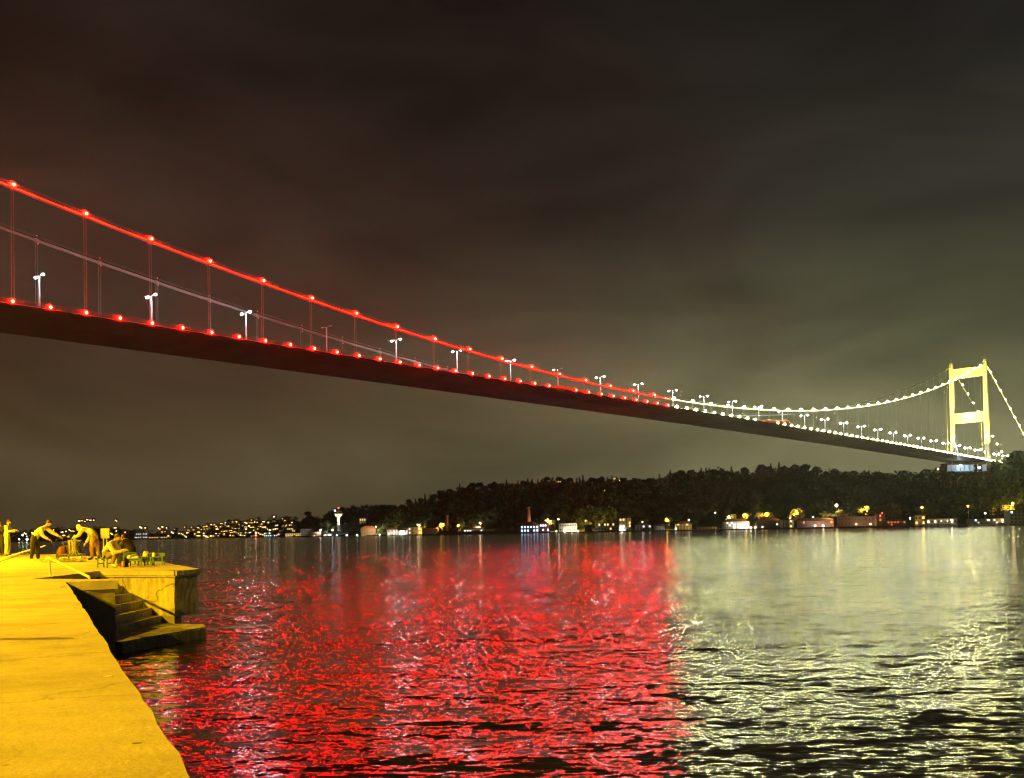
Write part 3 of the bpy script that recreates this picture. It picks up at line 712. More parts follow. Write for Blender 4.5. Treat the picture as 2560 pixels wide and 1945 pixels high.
def lathe_tower():
    d = S(845) + 40; p = at(847, 1322, d); o = empty('mushroom_tower', (p.x, d, p.z)); H = zpix(847, 1284, d) - p.z
    MB().lathe((0, 0, 0), [(3.0, -4), (2.6, 0), (2.2, H * .35), (2.3, H * .62), (3.6, H * .78), (6.4, H * .9), (7.6, H * .97), (7.6, H)], 20).build('shaft', plaster['white'], o, True)
    MB().lathe((0, 0, H), [(7.7, .02), (7.7, .9), (5.2, 1.0), (5.2, 3.4), (5.6, 3.5), (4.8, 4.4), (1.5, 5.2), (.6, 5.3)], 16).build('control_room', plaster['grey'], o)
    MB().lathe((0, 0, H), [(5.26, 1.5), (5.26, 2.9)], 16).build('window_band', pane_dark, o)
    MB().tube([(0, 0, H + 5), (0, 0, H + 9.5)], .16, 5).build('mast', steel, o)
    MB().ball((0, 0, H + 9.6), 1.0, 7, 5).build('red_beacon', LM['red', 'mid'], o, True)
    MB().ball((-5.6, -3, H + 5.2), 1.1, 7, 5).build('white_beacon', LM['cold', 'mid'], o, True)
    tag(o, 'floodlit pale mushroom-shaped control tower with a red beacon on top', 'tower')
    for s in (-1, 1):
        li = bpy.data.lights.new('tower_floodlight', 'SPOT'); li.energy = 6.5e4; li.color = (1, .92, .55); li.spot_size = .8; li.spot_blend = .5; li.shadow_soft_size = .4
        f = bpy.data.objects.new('tower_floodlight', li); COL.objects.link(f); f.parent = o; f.location = (s * 14, -22, 2); aim(f, (0, 0, H * .7))
lathe_tower()
def chimney(px, y0, y1, d, w, label):
    p = at(px, y1, d); o = empty('brick_chimney', (p.x, d, p.z)); H = zpix(px, y0, d) - p.z
    MB().lathe((0, 0, 0), [(w * .62, -2), (w * .5, H * .93)], 10).build('stack', plaster['brick'], o)
    MB().lathe((0, 0, H * .93), [(w * .6, .01), (w * .62, H * .03), (w * .55, H * .07)], 10).build('cap', plaster['grey'], o)
    tag(o, label, 'chimney')
chimney(1321, 1268, 1300, S(1321) + 22, 4.4, 'tall brick chimney standing behind the blue-lit restaurant')
chimney(1118, 1289, 1322, S(1118) + 24, 3.2, 'dim slender brick chimney between two yellow-lit trees')

# street lamps of the bank: (column, row, colour, size, radius, what singles it out)
LAMPS = [
    (940, 1316, 'warm', 'mid', .5, 'warm lamp on the slope between the dark timber house and the gabled pair'),
    (949, 1336, 'white', 'mid', .6, 'white lamp low at the water left of the gabled pair'),
    (985, 1331, 'white', 'mid', .5, 'white lamp in front of the left gabled house'),
    (1005, 1334, 'white', 'mid', .5, 'white lamp at the water before the right gabled house'),
    (973, 1314, 'sodium', 'mid', .55, 'yellow street lamp behind the gabled pair, in a lit tree'),
    (1044, 1311, 'warm', 'big', .6, 'bright warm lamp above the flat-roofed white house'),
    (1102, 1311, 'sodium', 'mid', .55, 'yellow lamp in a lit tree above the dark boathouse'),
    (1146, 1313, 'sodium', 'mid', .45, 'yellow lamp hidden in the orange-lit tree left of the low pale pavilion'),
    (1200, 1306, 'warm', 'big', .75, 'large bright warm lamp above the low pale pavilion'),
    (1370, 1302, 'warm', 'mid', .55, 'warm lamp at the right corner of the restaurant roof'),
    (1396, 1297, 'white', 'big', .55, 'white lamp high above the left end of the pale two-storey house'),
    (1391, 1327, 'warm', 'mid', .45, 'warm lamp at the water left of the pale two-storey house'),
    (1400, 1330, 'warm', 'mid', .4, 'lowest left lamp at the foot of the pale two-storey house'),
    (1413, 1328, 'warm', 'mid', .4, 'middle lamp at the foot of the pale two-storey house'),
    (1430, 1329, 'warm', 'mid', .45, 'right lamp at the foot of the pale two-storey house'),
    (1445, 1327, 'white', 'mid', .45, 'white lamp just past the right end of the pale two-storey house'),
    (1464, 1301, 'sodium', 'mid', .4, 'small yellow lamp in the trees above the dark cottage'),
    (1494, 1327, 'white', 'big', .5, 'bright white lamp at the left foot of the cream mansion'),
    (1555, 1325, 'white', 'big', .6, 'bright white lamp at the foot of the balconied four-storey house'),
    (1606, 1304, 'white', 'mid', .4, 'small white lamp above the dim wide villa'),
    (1667, 1299, 'sodium', 'big', .6, 'yellow lamp with a round glow left of the three-storey house'),
    (1689, 1322, 'white', 'mid', .4, 'small white lamp at the water before the three-storey house'),
    (1722, 1299, 'white', 'mid', .5, 'white lamp at the right roof corner of the three-storey house'),
    (1788, 1281, 'white', 'mid', .35, 'lone faint white lamp on the slope above the very low boathouse'),
    (1822, 1290, 'warm', 'mid', .6, 'warm lamp at the left end of the long hotel roof'),
    (1862, 1285, 'sodium', 'mid', .55, 'yellow lamp in the lit tree over the right half of the hotel'),
    (1866, 1321, 'white', 'mid', .5, 'left of three white lamps at the water right of the hotel'),
    (1877, 1320, 'white', 'big', .5, 'middle and brightest of three white lamps at the water right of the hotel'),
    (1888, 1320, 'white', 'mid', .4, 'right of three white lamps at the water right of the hotel'),
    (1914, 1283, 'sodium', 'mid', .55, 'yellow lamp above the broad dark house'),
    (1990, 1276, 'sodium', 'mid', .6, 'yellow lamp in the tall lit tree left of the brick warehouse'),
    (1975, 1295, 'white', 'mid', .35, 'small white lamp under the tall lit tree'),
    (2014, 1315, 'white', 'big', .5, 'left of two white lamps before the brick warehouse'),
    (2058, 1313, 'white', 'big', .55, 'right of two white lamps before the brick warehouse'),
    (2033, 1292, 'white', 'mid', .35, 'small white lamp on the roof line of the brick warehouse'),
    (2091, 1261, 'warm', 'big', .95, 'tall orange lamp on a pole above the brick hall, brightest on the bank'),
    (2167, 1267, 'sodium', 'mid', .5, 'yellow lamp at the top of the dome-shaped lit tree'),
    (2205, 1282, 'red', 'mid', .35, 'reddish lamp on top of the narrow brick block'),
    (2176, 1309, 'warm', 'mid', .45, 'warm lamp at the water near the right end of the brick hall'),
    (2237, 1303, 'white', 'mid', .45, 'white lamp on the front of the low red-lit brick house'),
    (2276, 1294, 'cold', 'big', .6, 'bluish white lamp left of the small kiosk'),
    (2305, 1267, 'sodium', 'big', .6, 'yellow lamp glowing inside a tree above the small kiosk'),
    (2379, 1299, 'white', 'big', .5, 'white lamp at the right end of the moored boats'),
    (2420, 1264, 'sodium', 'mid', .5, 'yellow lamp by the oblong lit bush on the dark slope'),
    (2463, 1282, 'white', 'mid', .4, 'small white lamp left of the lit green tree at far right'),
    (2531, 1257, 'sodium', 'big', .6, 'yellow lamp above the wide lit tree near the right edge'),
    (801, 1325, 'white', 'big', .75, 'left of two glaring white floodlights below the mushroom-shaped tower'),
    (831, 1324, 'cold', 'big', .8, 'right of two glaring white floodlights below the mushroom-shaped tower'),
    (842, 1338, 'cold', 'mid', .8, 'bluish lamp at the water under the mushroom-shaped tower'),
    (867, 1338, 'white', 'mid', .8, 'white lamp at the water right of the mushroom-shaped tower'),
    (893, 1340, 'white', 'mid', .7, 'small white lamp at the water left of the dark timber house'),
]
for px, py, col, size, r, lab in LAMPS:
    up = py < 1318 - (px - 1500) * .02
    d = S(px) + (3.5 if not up else 23)
    if px in (1788,): d = S(px) + 90
    if px in (2420, 2305): d = S(px) + 40
    shore_lamp(px, py, d, col, size, lab, r * 1.4, throw=({'sodium': 110000 if px > 1500 else 260000, 'warm': 60000 if px > 1500 else 130000}.get(col, 0) if up else 9000) if px not in (801, 831) else 90000)

# trees that the street lamps light up
LIT = [
    (978, 1312, 11, 'round', 'yellow-lit tree behind the pale gabled pair'),
    (1056, 1309, 11, 'round', 'yellow-lit tree right of the bright warm lamp'),
    (1106, 1308, 10, 'round', 'small yellow-lit tree above the dark boathouse'),
    (1150, 1306, 11, 'round', 'orange-lit tree left of the low pale pavilion'),
    (1212, 1304, 12, 'round', 'dim yellow-green tree beside the large bright warm lamp'),
    (1376, 1298, 10, 'round', 'yellow-lit tree between the restaurant and the pale two-storey house'),
    (1672, 1294, 9, 'pine', 'small tree lit by the lamp left of the three-storey house'),
    (1828, 1287, 9, 'round', 'tree lit pale gold at the left end of the hotel roof'),
    (1866, 1283, 11, 'round', 'bright yellow-lit tree over the right half of the hotel'),
    (1898, 1282, 9, 'pine', 'flat yellow-lit tree above the left part of the broad dark house'),
    (1922, 1281, 9, 'pine', 'flat yellow-lit tree above the right part of the broad dark house'),
    (1993, 1274, 15, 'round', 'tall yellow-lit tree left of the brick warehouse'),
    (1976, 1288, 8, 'round', 'low yellow-lit tree left of the tall lit tree'),
    (2070, 1281, 12, 'round', 'orange-lit tree left of the tall orange lamp'),
    (2104, 1276, 13, 'round', 'orange-lit tree right of the tall orange lamp'),
    (2126, 1282, 10, 'round', 'dull orange tree between the tall orange lamp and the dome-shaped tree'),
    (2155, 1270, 13, 'round', 'left half of the dome of yellow-lit trees over the brick hall'),
    (2178, 1268, 13, 'round', 'right half of the dome of yellow-lit trees over the brick hall'),
    (2203, 1265, 15, 'round', 'pale grey-green floodlit tree behind the narrow brick block'),
    (2226, 1262, 16, 'round', 'tall dim green tree right of the pale floodlit tree'),
    (2306, 1265, 13, 'round', 'tree with a yellow lamp inside it above the small kiosk'),
    (2408, 1266, 7, 'pine', 'left end of the oblong lit bush on the dark slope'),
    (2424, 1262, 7, 'pine', 'right end of the oblong lit bush on the dark slope'),
    (2490, 1272, 12, 'round', 'lit yellow-green tree left of the wide lit tree at far right'),
    (2518, 1263, 11, 'pine', 'wide yellow-lit tree near the right edge, left part'),
    (2545, 1260, 12, 'pine', 'wide yellow-lit tree near the right edge, right part'),
    (804, 1305, 13, 'round', 'green floodlit tree above the left white floodlight of the cape'),
    (820, 1302, 14, 'round', 'green floodlit tree between the two white floodlights of the cape'),
    (862, 1305, 13, 'spike', 'pointed tree lit green right of the mushroom-shaped tower shaft'),
    (832, 1310, 11, 'spike', 'pointed pale green tree just above the right white floodlight'),
]
for k, (px, ytop, h, kd, lab) in enumerate(LIT):
    d = S(px) + 31 + (k % 3) * 1.0
    if px in (2408, 2424, 2306): d = S(px) + 43
    p = at(px, ytop, d)
    tree('waterfront_tree', kd, k % 2, 'mid', (p.x, p.y, p.z - h), h, lab, 'lit trees on the far bank', 1.15)

# moored boats at the right of the bank
hull_w = mat('boat_hull_white', (.5, .5, .5), rough=.4, var=.1); cabin_m = mat('boat_cabin', (.35, .36, .38), rough=.4, var=.1)
def boat(px, L, lab, col='white', d=None):
    d = d or S(px) - 9; o = empty('moored_boat', ((px - 1280) / FPX * d, d, .0), rnd.uniform(-.25, .25))
    W = L * .3; mb = MB(); st = [(-.5, .85, 1.0), (-.2, 1.0, .95), (.2, .9, 1.0), (.42, .5, 1.25), (.5, .06, 1.45)]; P = []
    for t, w, z in st:
        for y, zz in ((-w * W / 2, z), (-w * W * .3, -.3), (w * W * .3, -.3), (w * W / 2, z)): P.append((t * L, y, zz))
    F = [(4 * i + k, 4 * i + k + 1, 4 * i + 5 + k, 4 * i + 4 + k) for i in range(4) for k in range(3)] + [(0, 4, 8, 12, 16, 19, 15, 11, 7, 3)[::-1], (3, 2, 1, 0), (16, 17, 18, 19)]
    mb.poly(P, F).build('hull', hull_w, o)
    MB().prism([(-L * .28, -W * .32), (L * .12, -W * .30), (L * .12, W * .30), (-L * .28, W * .32)], .98, 2.5).build('cabin', cabin_m, o)
    MB().box((-L * .08, -W * .325, 1.9), (L * .3, .05, .5)).build('cabin_window', pane_dark, o)
    MB().tube([(-L * .05, 0, 2.5), (-L * .05, 0, 4.6)], .05, 4).build('mast', steel, o)
    MB().ball((-L * .05, 0, 4.6), .32, 6, 4).build('mast_light', LM[col, 'mid'], o, True)
    tag(o, lab, 'boat', 'boats moored at the right of the bank')
for px, L, lab, c in ((2322, 11, 'leftmost moored boat beside the small kiosk', 'white'), (2338, 13, 'second moored boat from the kiosk', 'white'), (2354, 12, 'third moored boat from the kiosk', 'cold'), (2370, 14, 'fourth moored boat from the kiosk, next to the white lamp', 'white'), (2440, 12, 'moored boat under the left part of the long low hall', 'cold'), (2470, 14, 'moored boat under the middle of the long low hall', 'white'), (2505, 13, 'moored boat under the right end of the long low hall', 'blue')):
    boat(px, L, lab, c)

# villas on the ridge behind the trees
for k, (px0, px1, y0, y1, lab) in enumerate([(1368, 1379, 1199, 1208, 'gold-lit house among the trees on the ridge, leftmost'), (1392, 1404, 1200, 1212, 'broad gold-lit house among the trees on the ridge, second from left'), (1416, 1430, 1202, 1215, 'gold-lit house beside the group of tall pointed trees'), (1533, 1540, 1192, 1203, 'narrow bright house on the ridge right of the tall pointed trees'), (1543, 1552, 1196, 1208, 'wider gold-lit house on the ridge right of the narrow bright one'), (1510, 1525, 1216, 1225, 'gold-lit house low on the slope below the ridge villas'), (1484, 1490, 1217, 1225, 'tiny lit house on the slope, left below the ridge villas')]):
    d = interp(RIDGE, px0) - 30 - (40 if y1 > 1215 else 0)
    B('ridge_villa', px0, px1, y0, d, 'cream', 'hip', 2, 3, 'gold', lab, group='villas on the ridge', prob=.75, ybase=y1 + 4)

# abutment hall under the bridge end, lit blue-white
def abutment():
    d = 838; pc = 2415; a, b = at(2368, 1181, d), at(2466, 1157, d); w = b.x - a.x
    o = empty('abutment_hall', ((a.x + b.x) / 2, d, a.z - 1)); H = b.z - a.z + 1
    MB().box((0, 6, H / 2 - 2), (w, 12, H + 3.6)).build('wall', plaster['wood'], o)
    MB().box((0, 5.6, H + .1), (w + 1, 13.6, .5)).build('roof', slate, o)
    n = 9; bw = w / n
    for k in range(n):
        li_ = 'hall' if k in (2, 3, 4) else ('hall2' if k in (0, 1, 5, 8) else None)
        g = MB().box((-w / 2 + bw * (k + .5), -.05, H * .52), (bw * .78, .08, H * .62)).build('window', PANE[li_] if li_ else pane_dark, o)
        MB().box((-w / 2 + bw * (k + .98), -.09, H * .52), (bw * .16, .16, H * .8)).build('column', plaster['white'], o)
    tag(o, 'glass-fronted hall glowing blue-white under the far end of the bridge', 'hall')
    for px, py, r, lab in ((2402, 1162, 1.0, 'glaring blue-white work lamp in front of the hall under the bridge'), (2448, 1167, 1.0, 'bluish lamp at the right end of the hall under the bridge')):
        shore_lamp(px, py, d - 5, 'cold', 'big', lab, r, ground=at(px, 1184, d - 5).z, name='work_lamp', cat='lamp')
abutment()
for k, px in enumerate((2360, 2376, 2392, 2410, 2428, 2446, 2464)):
    q = at(px, 1183 - (k % 3) * 2, 824); tree('slope_tree', 'round', k % 3, 'dark', (q.x, q.y, q.z - 11), 11, f'{ORD[k]} dark tree from the left in the row below the glowing hall', 'dark trees below the glowing hall', 1.1)
def pier():
    d = 900; p = at(2490, 1181, d); H = zpix(2490, 1150, d) - p.z
    o = empty('viaduct_pier', (p.x, d, p.z)); MB().box((0, 0, H / 2 - 2), (4.6, 4.6, H + 4)).build('column', plaster['white'], o)
    MB().box((0, 0, H - .6), (6.4, 5.6, 1.4)).build('pier_cap', plaster['white'], o)
    tag(o, 'concrete viaduct pier lit orange just right of the bridge tower', 'pier')
    shore_lamp(2482, 1172, d - 6, 'sodium', 'big', 'orange lamp at the foot of the viaduct pier right of the bridge tower', .6, ground=p.z - 1)
    for px, yt, lab in ((2506, 1158, 'tree lit yellow beside the viaduct pier'), (2520, 1150, 'tree lit dull yellow near the right edge, beyond the viaduct pier')):
        q = at(px, yt, d - 3); tree('slope_tree', 'round', 0, 'mid', (q.x, q.y, q.z - 11), 11, lab)
    shore_lamp(2345, 1171, 820, 'warm', 'big', 'warm lamp on the wooded shoulder left of the glowing hall', .7, ground=at(2345, 1182, 820).z)
    for px, yt, lab in ((2352, 1164, 'small tree lit yellow-green left of the glowing hall'),):
        q = at(px, yt, 824); tree('slope_tree', 'round', 1, 'mid', (q.x, q.y, q.z - 9), 9, lab)
pier()

# the town on the left bank: small houses with lights
town_wall = [plaster['cream'], plaster['white'], plaster['grey']]
twm = [MB().box((0, 4, 3.0), (9, 8, 8)).mesh('wall', m) for m in town_wall]
trm = MB().poly([(-5, -.6, 7), (5, -.6, 7), (5, 8.6, 7), (-5, 8.6, 7), (-5, 4, 9.4), (5, 4, 9.4)], [(3, 2, 1, 0), (0, 1, 5, 4), (2, 3, 4, 5), (0, 4, 3), (1, 2, 5)]).mesh('roof', tiles)
TP = [glow('town_light_gold', (1, .46, .06), 8, 'NONE'), glow('town_light_warm', (1, .60, .18), 8, 'NONE'), glow('town_light_white', (1, .90, .68), 6, 'NONE'), glow('town_light_orange', (1, .36, .06), 5, 'NONE')]
tpm = [[MB().box((0, -.06, 0), (w_, .1, w_ * .75)).mesh('window', m) for m in TP] for w_ in (1.5, 2.2, 3.0)]
THOUSES = []
def town_house(px, py, d, sizes, cols, k):
    p = at(px, py, d); o = empty('town_house', (p.x, p.y, p.z - 4.0), rnd.uniform(-.2, .2))
    link('wall', twm[k % 3], o); link('roof', trm, o)
    for dx, dz in (((0, 4.4),) if rnd.random() < .5 else ((-2.2, 4.6), (2.0, rnd.choice((1.8, 4.6))))):
        link('window', tpm[rnd.choice(sizes)][rnd.choice(cols)], o, (dx, 0, dz))
    THOUSES.append((px, py, o)); return o
k = 0
for _ in range(185):
    px = rnd.triangular(395, 752, 640)
    top = {True: interp([(395, 1316), (460, 1318), (540, 1310), (580, 1301), (640, 1296), (700, 1289), (752, 1298)], px)}[True]
    py = rnd.uniform(top, 1342)
    d = S(px) + 20 + (1344 - py) / (1345 - top) * 560
    town_house(px, py, d, (0, 0, 1, 1, 2), (0, 0, 1, 1, 2), k); k += 1
for px, py in [(63, 1333), (67, 1341), (80, 1332), (134, 1325), (155, 1331), (165, 1329), (173, 1325), (178, 1327), (183, 1327), (160, 1339), (198, 1303), (205, 1302), (212, 1304), (218, 1300), (226, 1301), (233, 1299), (290, 1301), (272, 1324), (279, 1334), (291, 1328), (288, 1320), (313, 1331), (318, 1329), (352, 1318), (363, 1320), (398, 1321), (405, 1318), (416, 1320)]:
    town_house(px, py, S(px) + 100 + max(0, 1340 - py) * 14, (1, 2), (0, 1, 2), k); k += 1
bands = [(1305, 'top row'), (1316, 'upper row'), (1324, 'middle row'), (1332, 'lower row'), (1339, 'lowest row'), (1999, 'waterside row')]
def nth(n): return f'{n}' + ('th' if 10 <= n % 100 <= 20 else {1: 'st', 2: 'nd', 3: 'rd'}.get(n % 10, 'th'))
lo_ = 0
for hi_, bn in bands:
    for q, (px, py, o) in enumerate(sorted([t for t in THOUSES if lo_ <= t[1] < hi_], key=lambda t: t[0])):
        tag(o, f'{nth(q + 1)} lit house from the left in the {bn} of the distant town', 'house', 'houses of the distant town')
    lo_ = hi_
# waterfront buildings of the town
B('ferry_terminal', 335, 368, 1331, 2590, 'white', 'flat', 2, 8, 'white', 'pale lit terminal at the water right of the seated fisherman', 'terminal', prob=.8, deep=14)
B('orange_arcade', 370, 421, 1341, 2590, 'cream', 'flat', 1, 12, 'gold', 'low arcade glowing orange along the distant water', 'arcade', prob=1, deep=10)
B('blue_lit_hall', 658, 698, 1336, S(678) + 6, 'grey', 'flat', 1, 8, 'blue', 'waterside hall glowing blue-white left of the gold-lit building', 'hall', prob=1, deep=12)
B('gold_lit_hall', 712, 752, 1333, S(732) + 6, 'cream', 'flat', 2, 8, 'gold', 'waterside building glowing bright gold left of the cape', 'hall', prob=1, deep=12)
B('pale_annexe', 750, 777, 1322, S(765) + 60, 'cream', 'flat', 2, 6, None, 'pale flat-roofed building behind the gold-lit waterside building', deep=12)
B('apartment_block', 713, 737, 1310, S(725) + 90, 'grey', 'flat', 4, 6, 'gold', 'dark apartment block above the gold-lit building', prob=.3, ybase=1330)
B('boat_club', 808, 826, 1334, S(817) + 6, 'white', 'hip', 1, 5, 'white', 'small white-lit boat club under the two white floodlights', prob=1, deep=10)
B('cape_house', 775, 800, 1330, S(788) + 6, 'brick', 'gable', 2, 4, 'gold', 'small brownish gabled house at the left end of the cape', prob=.3)
def light_mast(px, y0, y1, d, lab):
    a, b = at(px, y1, d), at(px, y0, d); o = empty('light_mast', (a.x, d, a.z)); H = b.z - a.z
    MB().tube([(0, 0, -1), (0, 0, H)], .5, 6).build('mast', lamp_pole, o)
    for t, c in ((.15, 'white'), (.5, 'red'), (.9, 'white')):
        MB().ball((0, -.6, H * t), 1.5, 7, 5).build('signal_light', LM[c, 'small'], o, True)
    tag(o, lab, 'mast')
light_mast(640, 1330, 1347, S(640) - 10, 'short signal mast with red and white lights at the distant water')
shore_lamp(57, 1336, 2580, 'green', 'small', 'green light over the distant water left of the bending man', 2.2, name='harbour_light', cat='light')
shore_lamp(68, 1347, 2575, 'cold', 'small', 'bluish light at the distant water behind the bending man', 2.6, name='harbour_light', cat='light')
shore_lamp(48, 1347, 2575, 'warm', 'small', 'dim warm light at the distant water near the left edge', 1.8, name='harbour_light', cat='light')

# ------------------------------------------------------------------ near quay
def concrete(name, c, sx, crack=.35, rough=.85, tide=False):
    m = bpy.data.materials.new(name); m.use_nodes = True; nt = m.node_tree; L = nt.links; N = nt.nodes.new
    b = nt.nodes['Principled BSDF']; b.inputs['Roughness'].default_value = rough; b.inputs['Specular IOR Level'].default_value = .25
    geo = N('ShaderNodeNewGeometry')
    def noise(scale, det, ro=.6, st=None):
        n = N('ShaderNodeTexNoise'); n.inputs['Scale'].default_value = scale; n.inputs['Detail'].default_value = det; n.inputs['Roughness'].default_value = ro
        if st:
            mp_ = N('ShaderNodeMapping'); mp_.inputs['Scale'].default_value = st; mp_.inputs['Rotation'].default_value = (0, 0, .45)
            L.new(geo.outputs['Position'], mp_.inputs[0]); L.new(mp_.outputs[0], n.inputs['Vector'])
        else: L.new(geo.outputs['Position'], n.inputs['Vector'])
        return n.outputs[0]
    def rng(v, a, b_, lo, hi):
        r = N('ShaderNodeMapRange'); r.inputs[1].default_value = a; r.inputs[2].default_value = b_; r.inputs[3].default_value = lo; r.inputs[4].default_value = hi; L.new(v, r.inputs[0]); return r.outputs[0]
    def mul(a, b_):
        k = N('ShaderNodeMath'); k.operation = 'MULTIPLY'; L.new(a, k.inputs[0]); L.new(b_, k.inputs[1]); return k.outputs[0]
    v = rng(noise(.55, 5, .6, sx), .3, .7, .72, 1.16)
    v = mul(v, rng(noise(2.6, 6, .65), .3, .7, .84, 1.12))
    v = mul(v, rng(noise(38, 3, .7), .25, .75, .86, 1.12))
    v = mul(v, rng(noise(9.0, 2, .5), .68, .76, 1.0, .72))
    vor = N('ShaderNodeTexVoronoi'); vor.feature = 'DISTANCE_TO_EDGE'; vor.inputs['Scale'].default_value = .32
    wob = N('ShaderNodeTexNoise'); wob.inputs['Scale'].default_value = 1.3; wob.inputs['Detail'].default_value = 4; L.new(geo.outputs['Position'], wob.inputs['Vector'])
    ad = N('ShaderNodeVectorMath'); ad.operation = 'ADD'; L.new(geo.outputs['Position'], ad.inputs[0]); L.new(wob.outputs['Color'], ad.inputs[1]); L.new(ad.outputs[0], vor.inputs['Vector'])
    v = mul(v, rng(vor.outputs['Distance'], 0.0, .010, 1 - crack, 1.0))
    if tide:          # algae and wet band near the water, flaked render above
        sp = N('ShaderNodeSeparateXYZ'); L.new(geo.outputs['Position'], sp.inputs[0])
        hz_ = N('ShaderNodeMath'); hz_.operation = 'ADD'; L.new(sp.outputs['Z'], hz_.inputs[0]); L.new(rng(noise(3.0, 5, .65), .2, .8, -.28, .28), hz_.inputs[1])
        v = mul(v, rng(hz_.outputs[0], .18, .62, .38, 1.0))
        v = mul(v, rng(noise(1.7, 4, .55), .50, .54, 1.0, .74)); v = mul(v, rng(noise(5.0, 4, .6, (2.2, 2.2, .22)), .35, .75, 1.12, .66))
    cm = N('ShaderNodeMix'); cm.data_type = 'RGBA'; cm.blend_type = 'MULTIPLY'; cm.inputs[0].default_value = 1; cm.inputs[6].default_value = (*c, 1); L.new(v, cm.inputs[7])
    L.new(cm.outputs[2], b.inputs['Base Color'])
    bp = N('ShaderNodeBump'); bp.inputs['Strength'].default_value = .5; bp.inputs['Distance'].default_value = .02
    hsum = N('ShaderNodeMath'); hsum.operation = 'ADD'; L.new(noise(4, 6, .65), hsum.inputs[0]); L.new(noise(30, 4, .7), hsum.inputs[1]); L.new(hsum.outputs[0], bp.inputs['Height'])
    L.new(bp.outputs[0], b.inputs['Normal'])
    return m
floor_m = concrete('quay_concrete', (.40, .385, .35), (.75, 1.2, 1), .25)
wall_m = concrete('sea_wall_concrete', (.40, .38, .335), (1.6, 1.6, .30), .6, .9, tide=True)
wet_m = concrete('wet_concrete', (.17, .165, .14), (1.2, 1.2, .5), .5, .7)
HT = [(0, .93), (26, .93), (31, .88), (36, .80), (47, .70), (60, .62), (120, .5)]
fz = lambda y: EYE - interp(HT, y)
F0 = EYE - .93
ED = Vector((-.4395, .8982, 0)); EN = Vector((.8982, .4395, 0))
def edge(y): t = (y - 3.8) / ED.y; return Vector((-1.27 + ED.x * t, y, 0))
quay = empty('quay', (0, 0, 0)); structure(quay, 'concrete quay lit orange by street lamps')
def slab(pts, z0, name, m, parent, zf=None, bev=.0):
    n = len(pts); P = [(p[0], p[1], z0) for p in pts] + [(p[0], p[1], (zf(p[1]) if zf else F0)) for p in pts]
    return MB().poly(P, [tuple(range(n - 1, -1, -1)), tuple(range(n, 2 * n))] + [(i, (i + 1) % n, n + (i + 1) % n, n + i) for i in range(n)]).build(name, m, parent)
def rough_edge(a, b, n, amp, seed):
    r_ = random.Random(seed); a, b = Vector(a), Vector(b); out = []
    nrm = Vector((b.y - a.y, a.x - b.x, 0)).normalized()
    for k in range(n):
        p = a.lerp(b, k / n) + nrm * (r_.uniform(-amp, amp) if k else 0); out.append((p.x, p.y))
    return out
def chunk(pts, z0, z1, name, m, parent, seed=1, amp=.014, worn=.03, step=.16):
    """a cast block with worn, uneven edges and faces"""
    r_ = random.Random(seed); n = len(pts)
    ar = sum(pts[i][0] * pts[(i + 1) % n][1] - pts[(i + 1) % n][0] * pts[i][1] for i in range(n)); pts = list(pts) if ar > 0 else list(pts)[::-1]
    ring = []
    for i in range(n):
        a, b = Vector((*pts[i][:2], 0)), Vector((*pts[(i + 1) % n][:2], 0)); L = (b - a).length; k = max(1, int(L / step)); nn = Vector((b.y - a.y, a.x - b.x, 0)).normalized()
        for q in range(k): ring.append((a.lerp(b, q / k), nn))
    N_ = len(ring); zs = [z0] + [z0 + (z1 - worn - z0) * t for t in np.linspace(0, 1, max(2, int((z1 - z0) / .16)))[1:]] + [z1]
    P = []
    for li, z in enumerate(zs):
        for p, nn in ring:
            d_ = r_.uniform(-amp, amp) * .6
            if li == len(zs) - 1: d_ -= worn * r_.uniform(.3, 1.2)
            elif li == len(zs) - 2: d_ -= worn * r_.uniform(0, .25); 
            q = p + nn * d_; P.append((q.x, q.y, z + (r_.uniform(-.2, .2) * worn if li == len(zs) - 2 else 0)))
    F = [(l * N_ + k, l * N_ + (k + 1) % N_, (l + 1) * N_ + (k + 1) % N_, (l + 1) * N_ + k) for l in range(len(zs) - 1) for k in range(N_)]
    F.append(tuple((len(zs) - 1) * N_ + k for k in range(N_)))
    return MB().poly(P, F).build(name, m, parent)
# cast concrete floor panels with open joints
JY = [-14, -9, -3.5, 1.4, 6.28, 11.0, 15.6, 19.2]
LEFT = -34.0
for k in range(len(JY)):
    y0 = JY[k]; a = edge(y0) + ED * .008; b = (edge(JY[k + 1]) - ED * .008) if k + 1 < len(JY) else Vector((-9.95, 21.5, 0))
    la = a - EN * 36; lb = b - EN * 36
    if k + 1 < len(JY):
        pts = rough_edge(a, b, 14, .012, k) + [(b.x, b.y), (lb.x, lb.y), (la.x, la.y)]
    else:
        # last near panel: reaches round the stairwell
        pts = rough_edge(a, b, 10, .012, k) + [(-9.95, 21.5), (-9.0, 22.0), (-9.25, 22.55), (-11.8, 23.7), (-11.9, 25.6), (-44, 40.0), (la.x, la.y)]
    slab(pts, F0 - .20, 'floor_panel', floor_m, quay)
far_pts = [(-11.9, 25.615), (-12.0, 28.1), (-9.4, 26.9), (-9.13, 28.2), (-12.1, 33.5), (-17.9, 42), (-22, 47), (-28, 53), (-44, 66), (-80, 90), (-80, 56.7), (-44, 40.015)]
slab(far_pts, F0 - .16, 'platform', floor_m, quay, fz)
chunk([(-11.98, 28.16), (-9.45, 26.98), (-9.19, 28.2), (-12.2, 33.5), (-18, 42), (-19, 40)], .46, F0 - .165, 'end_block', wall_m, quay, 51, .022, .012, .14)
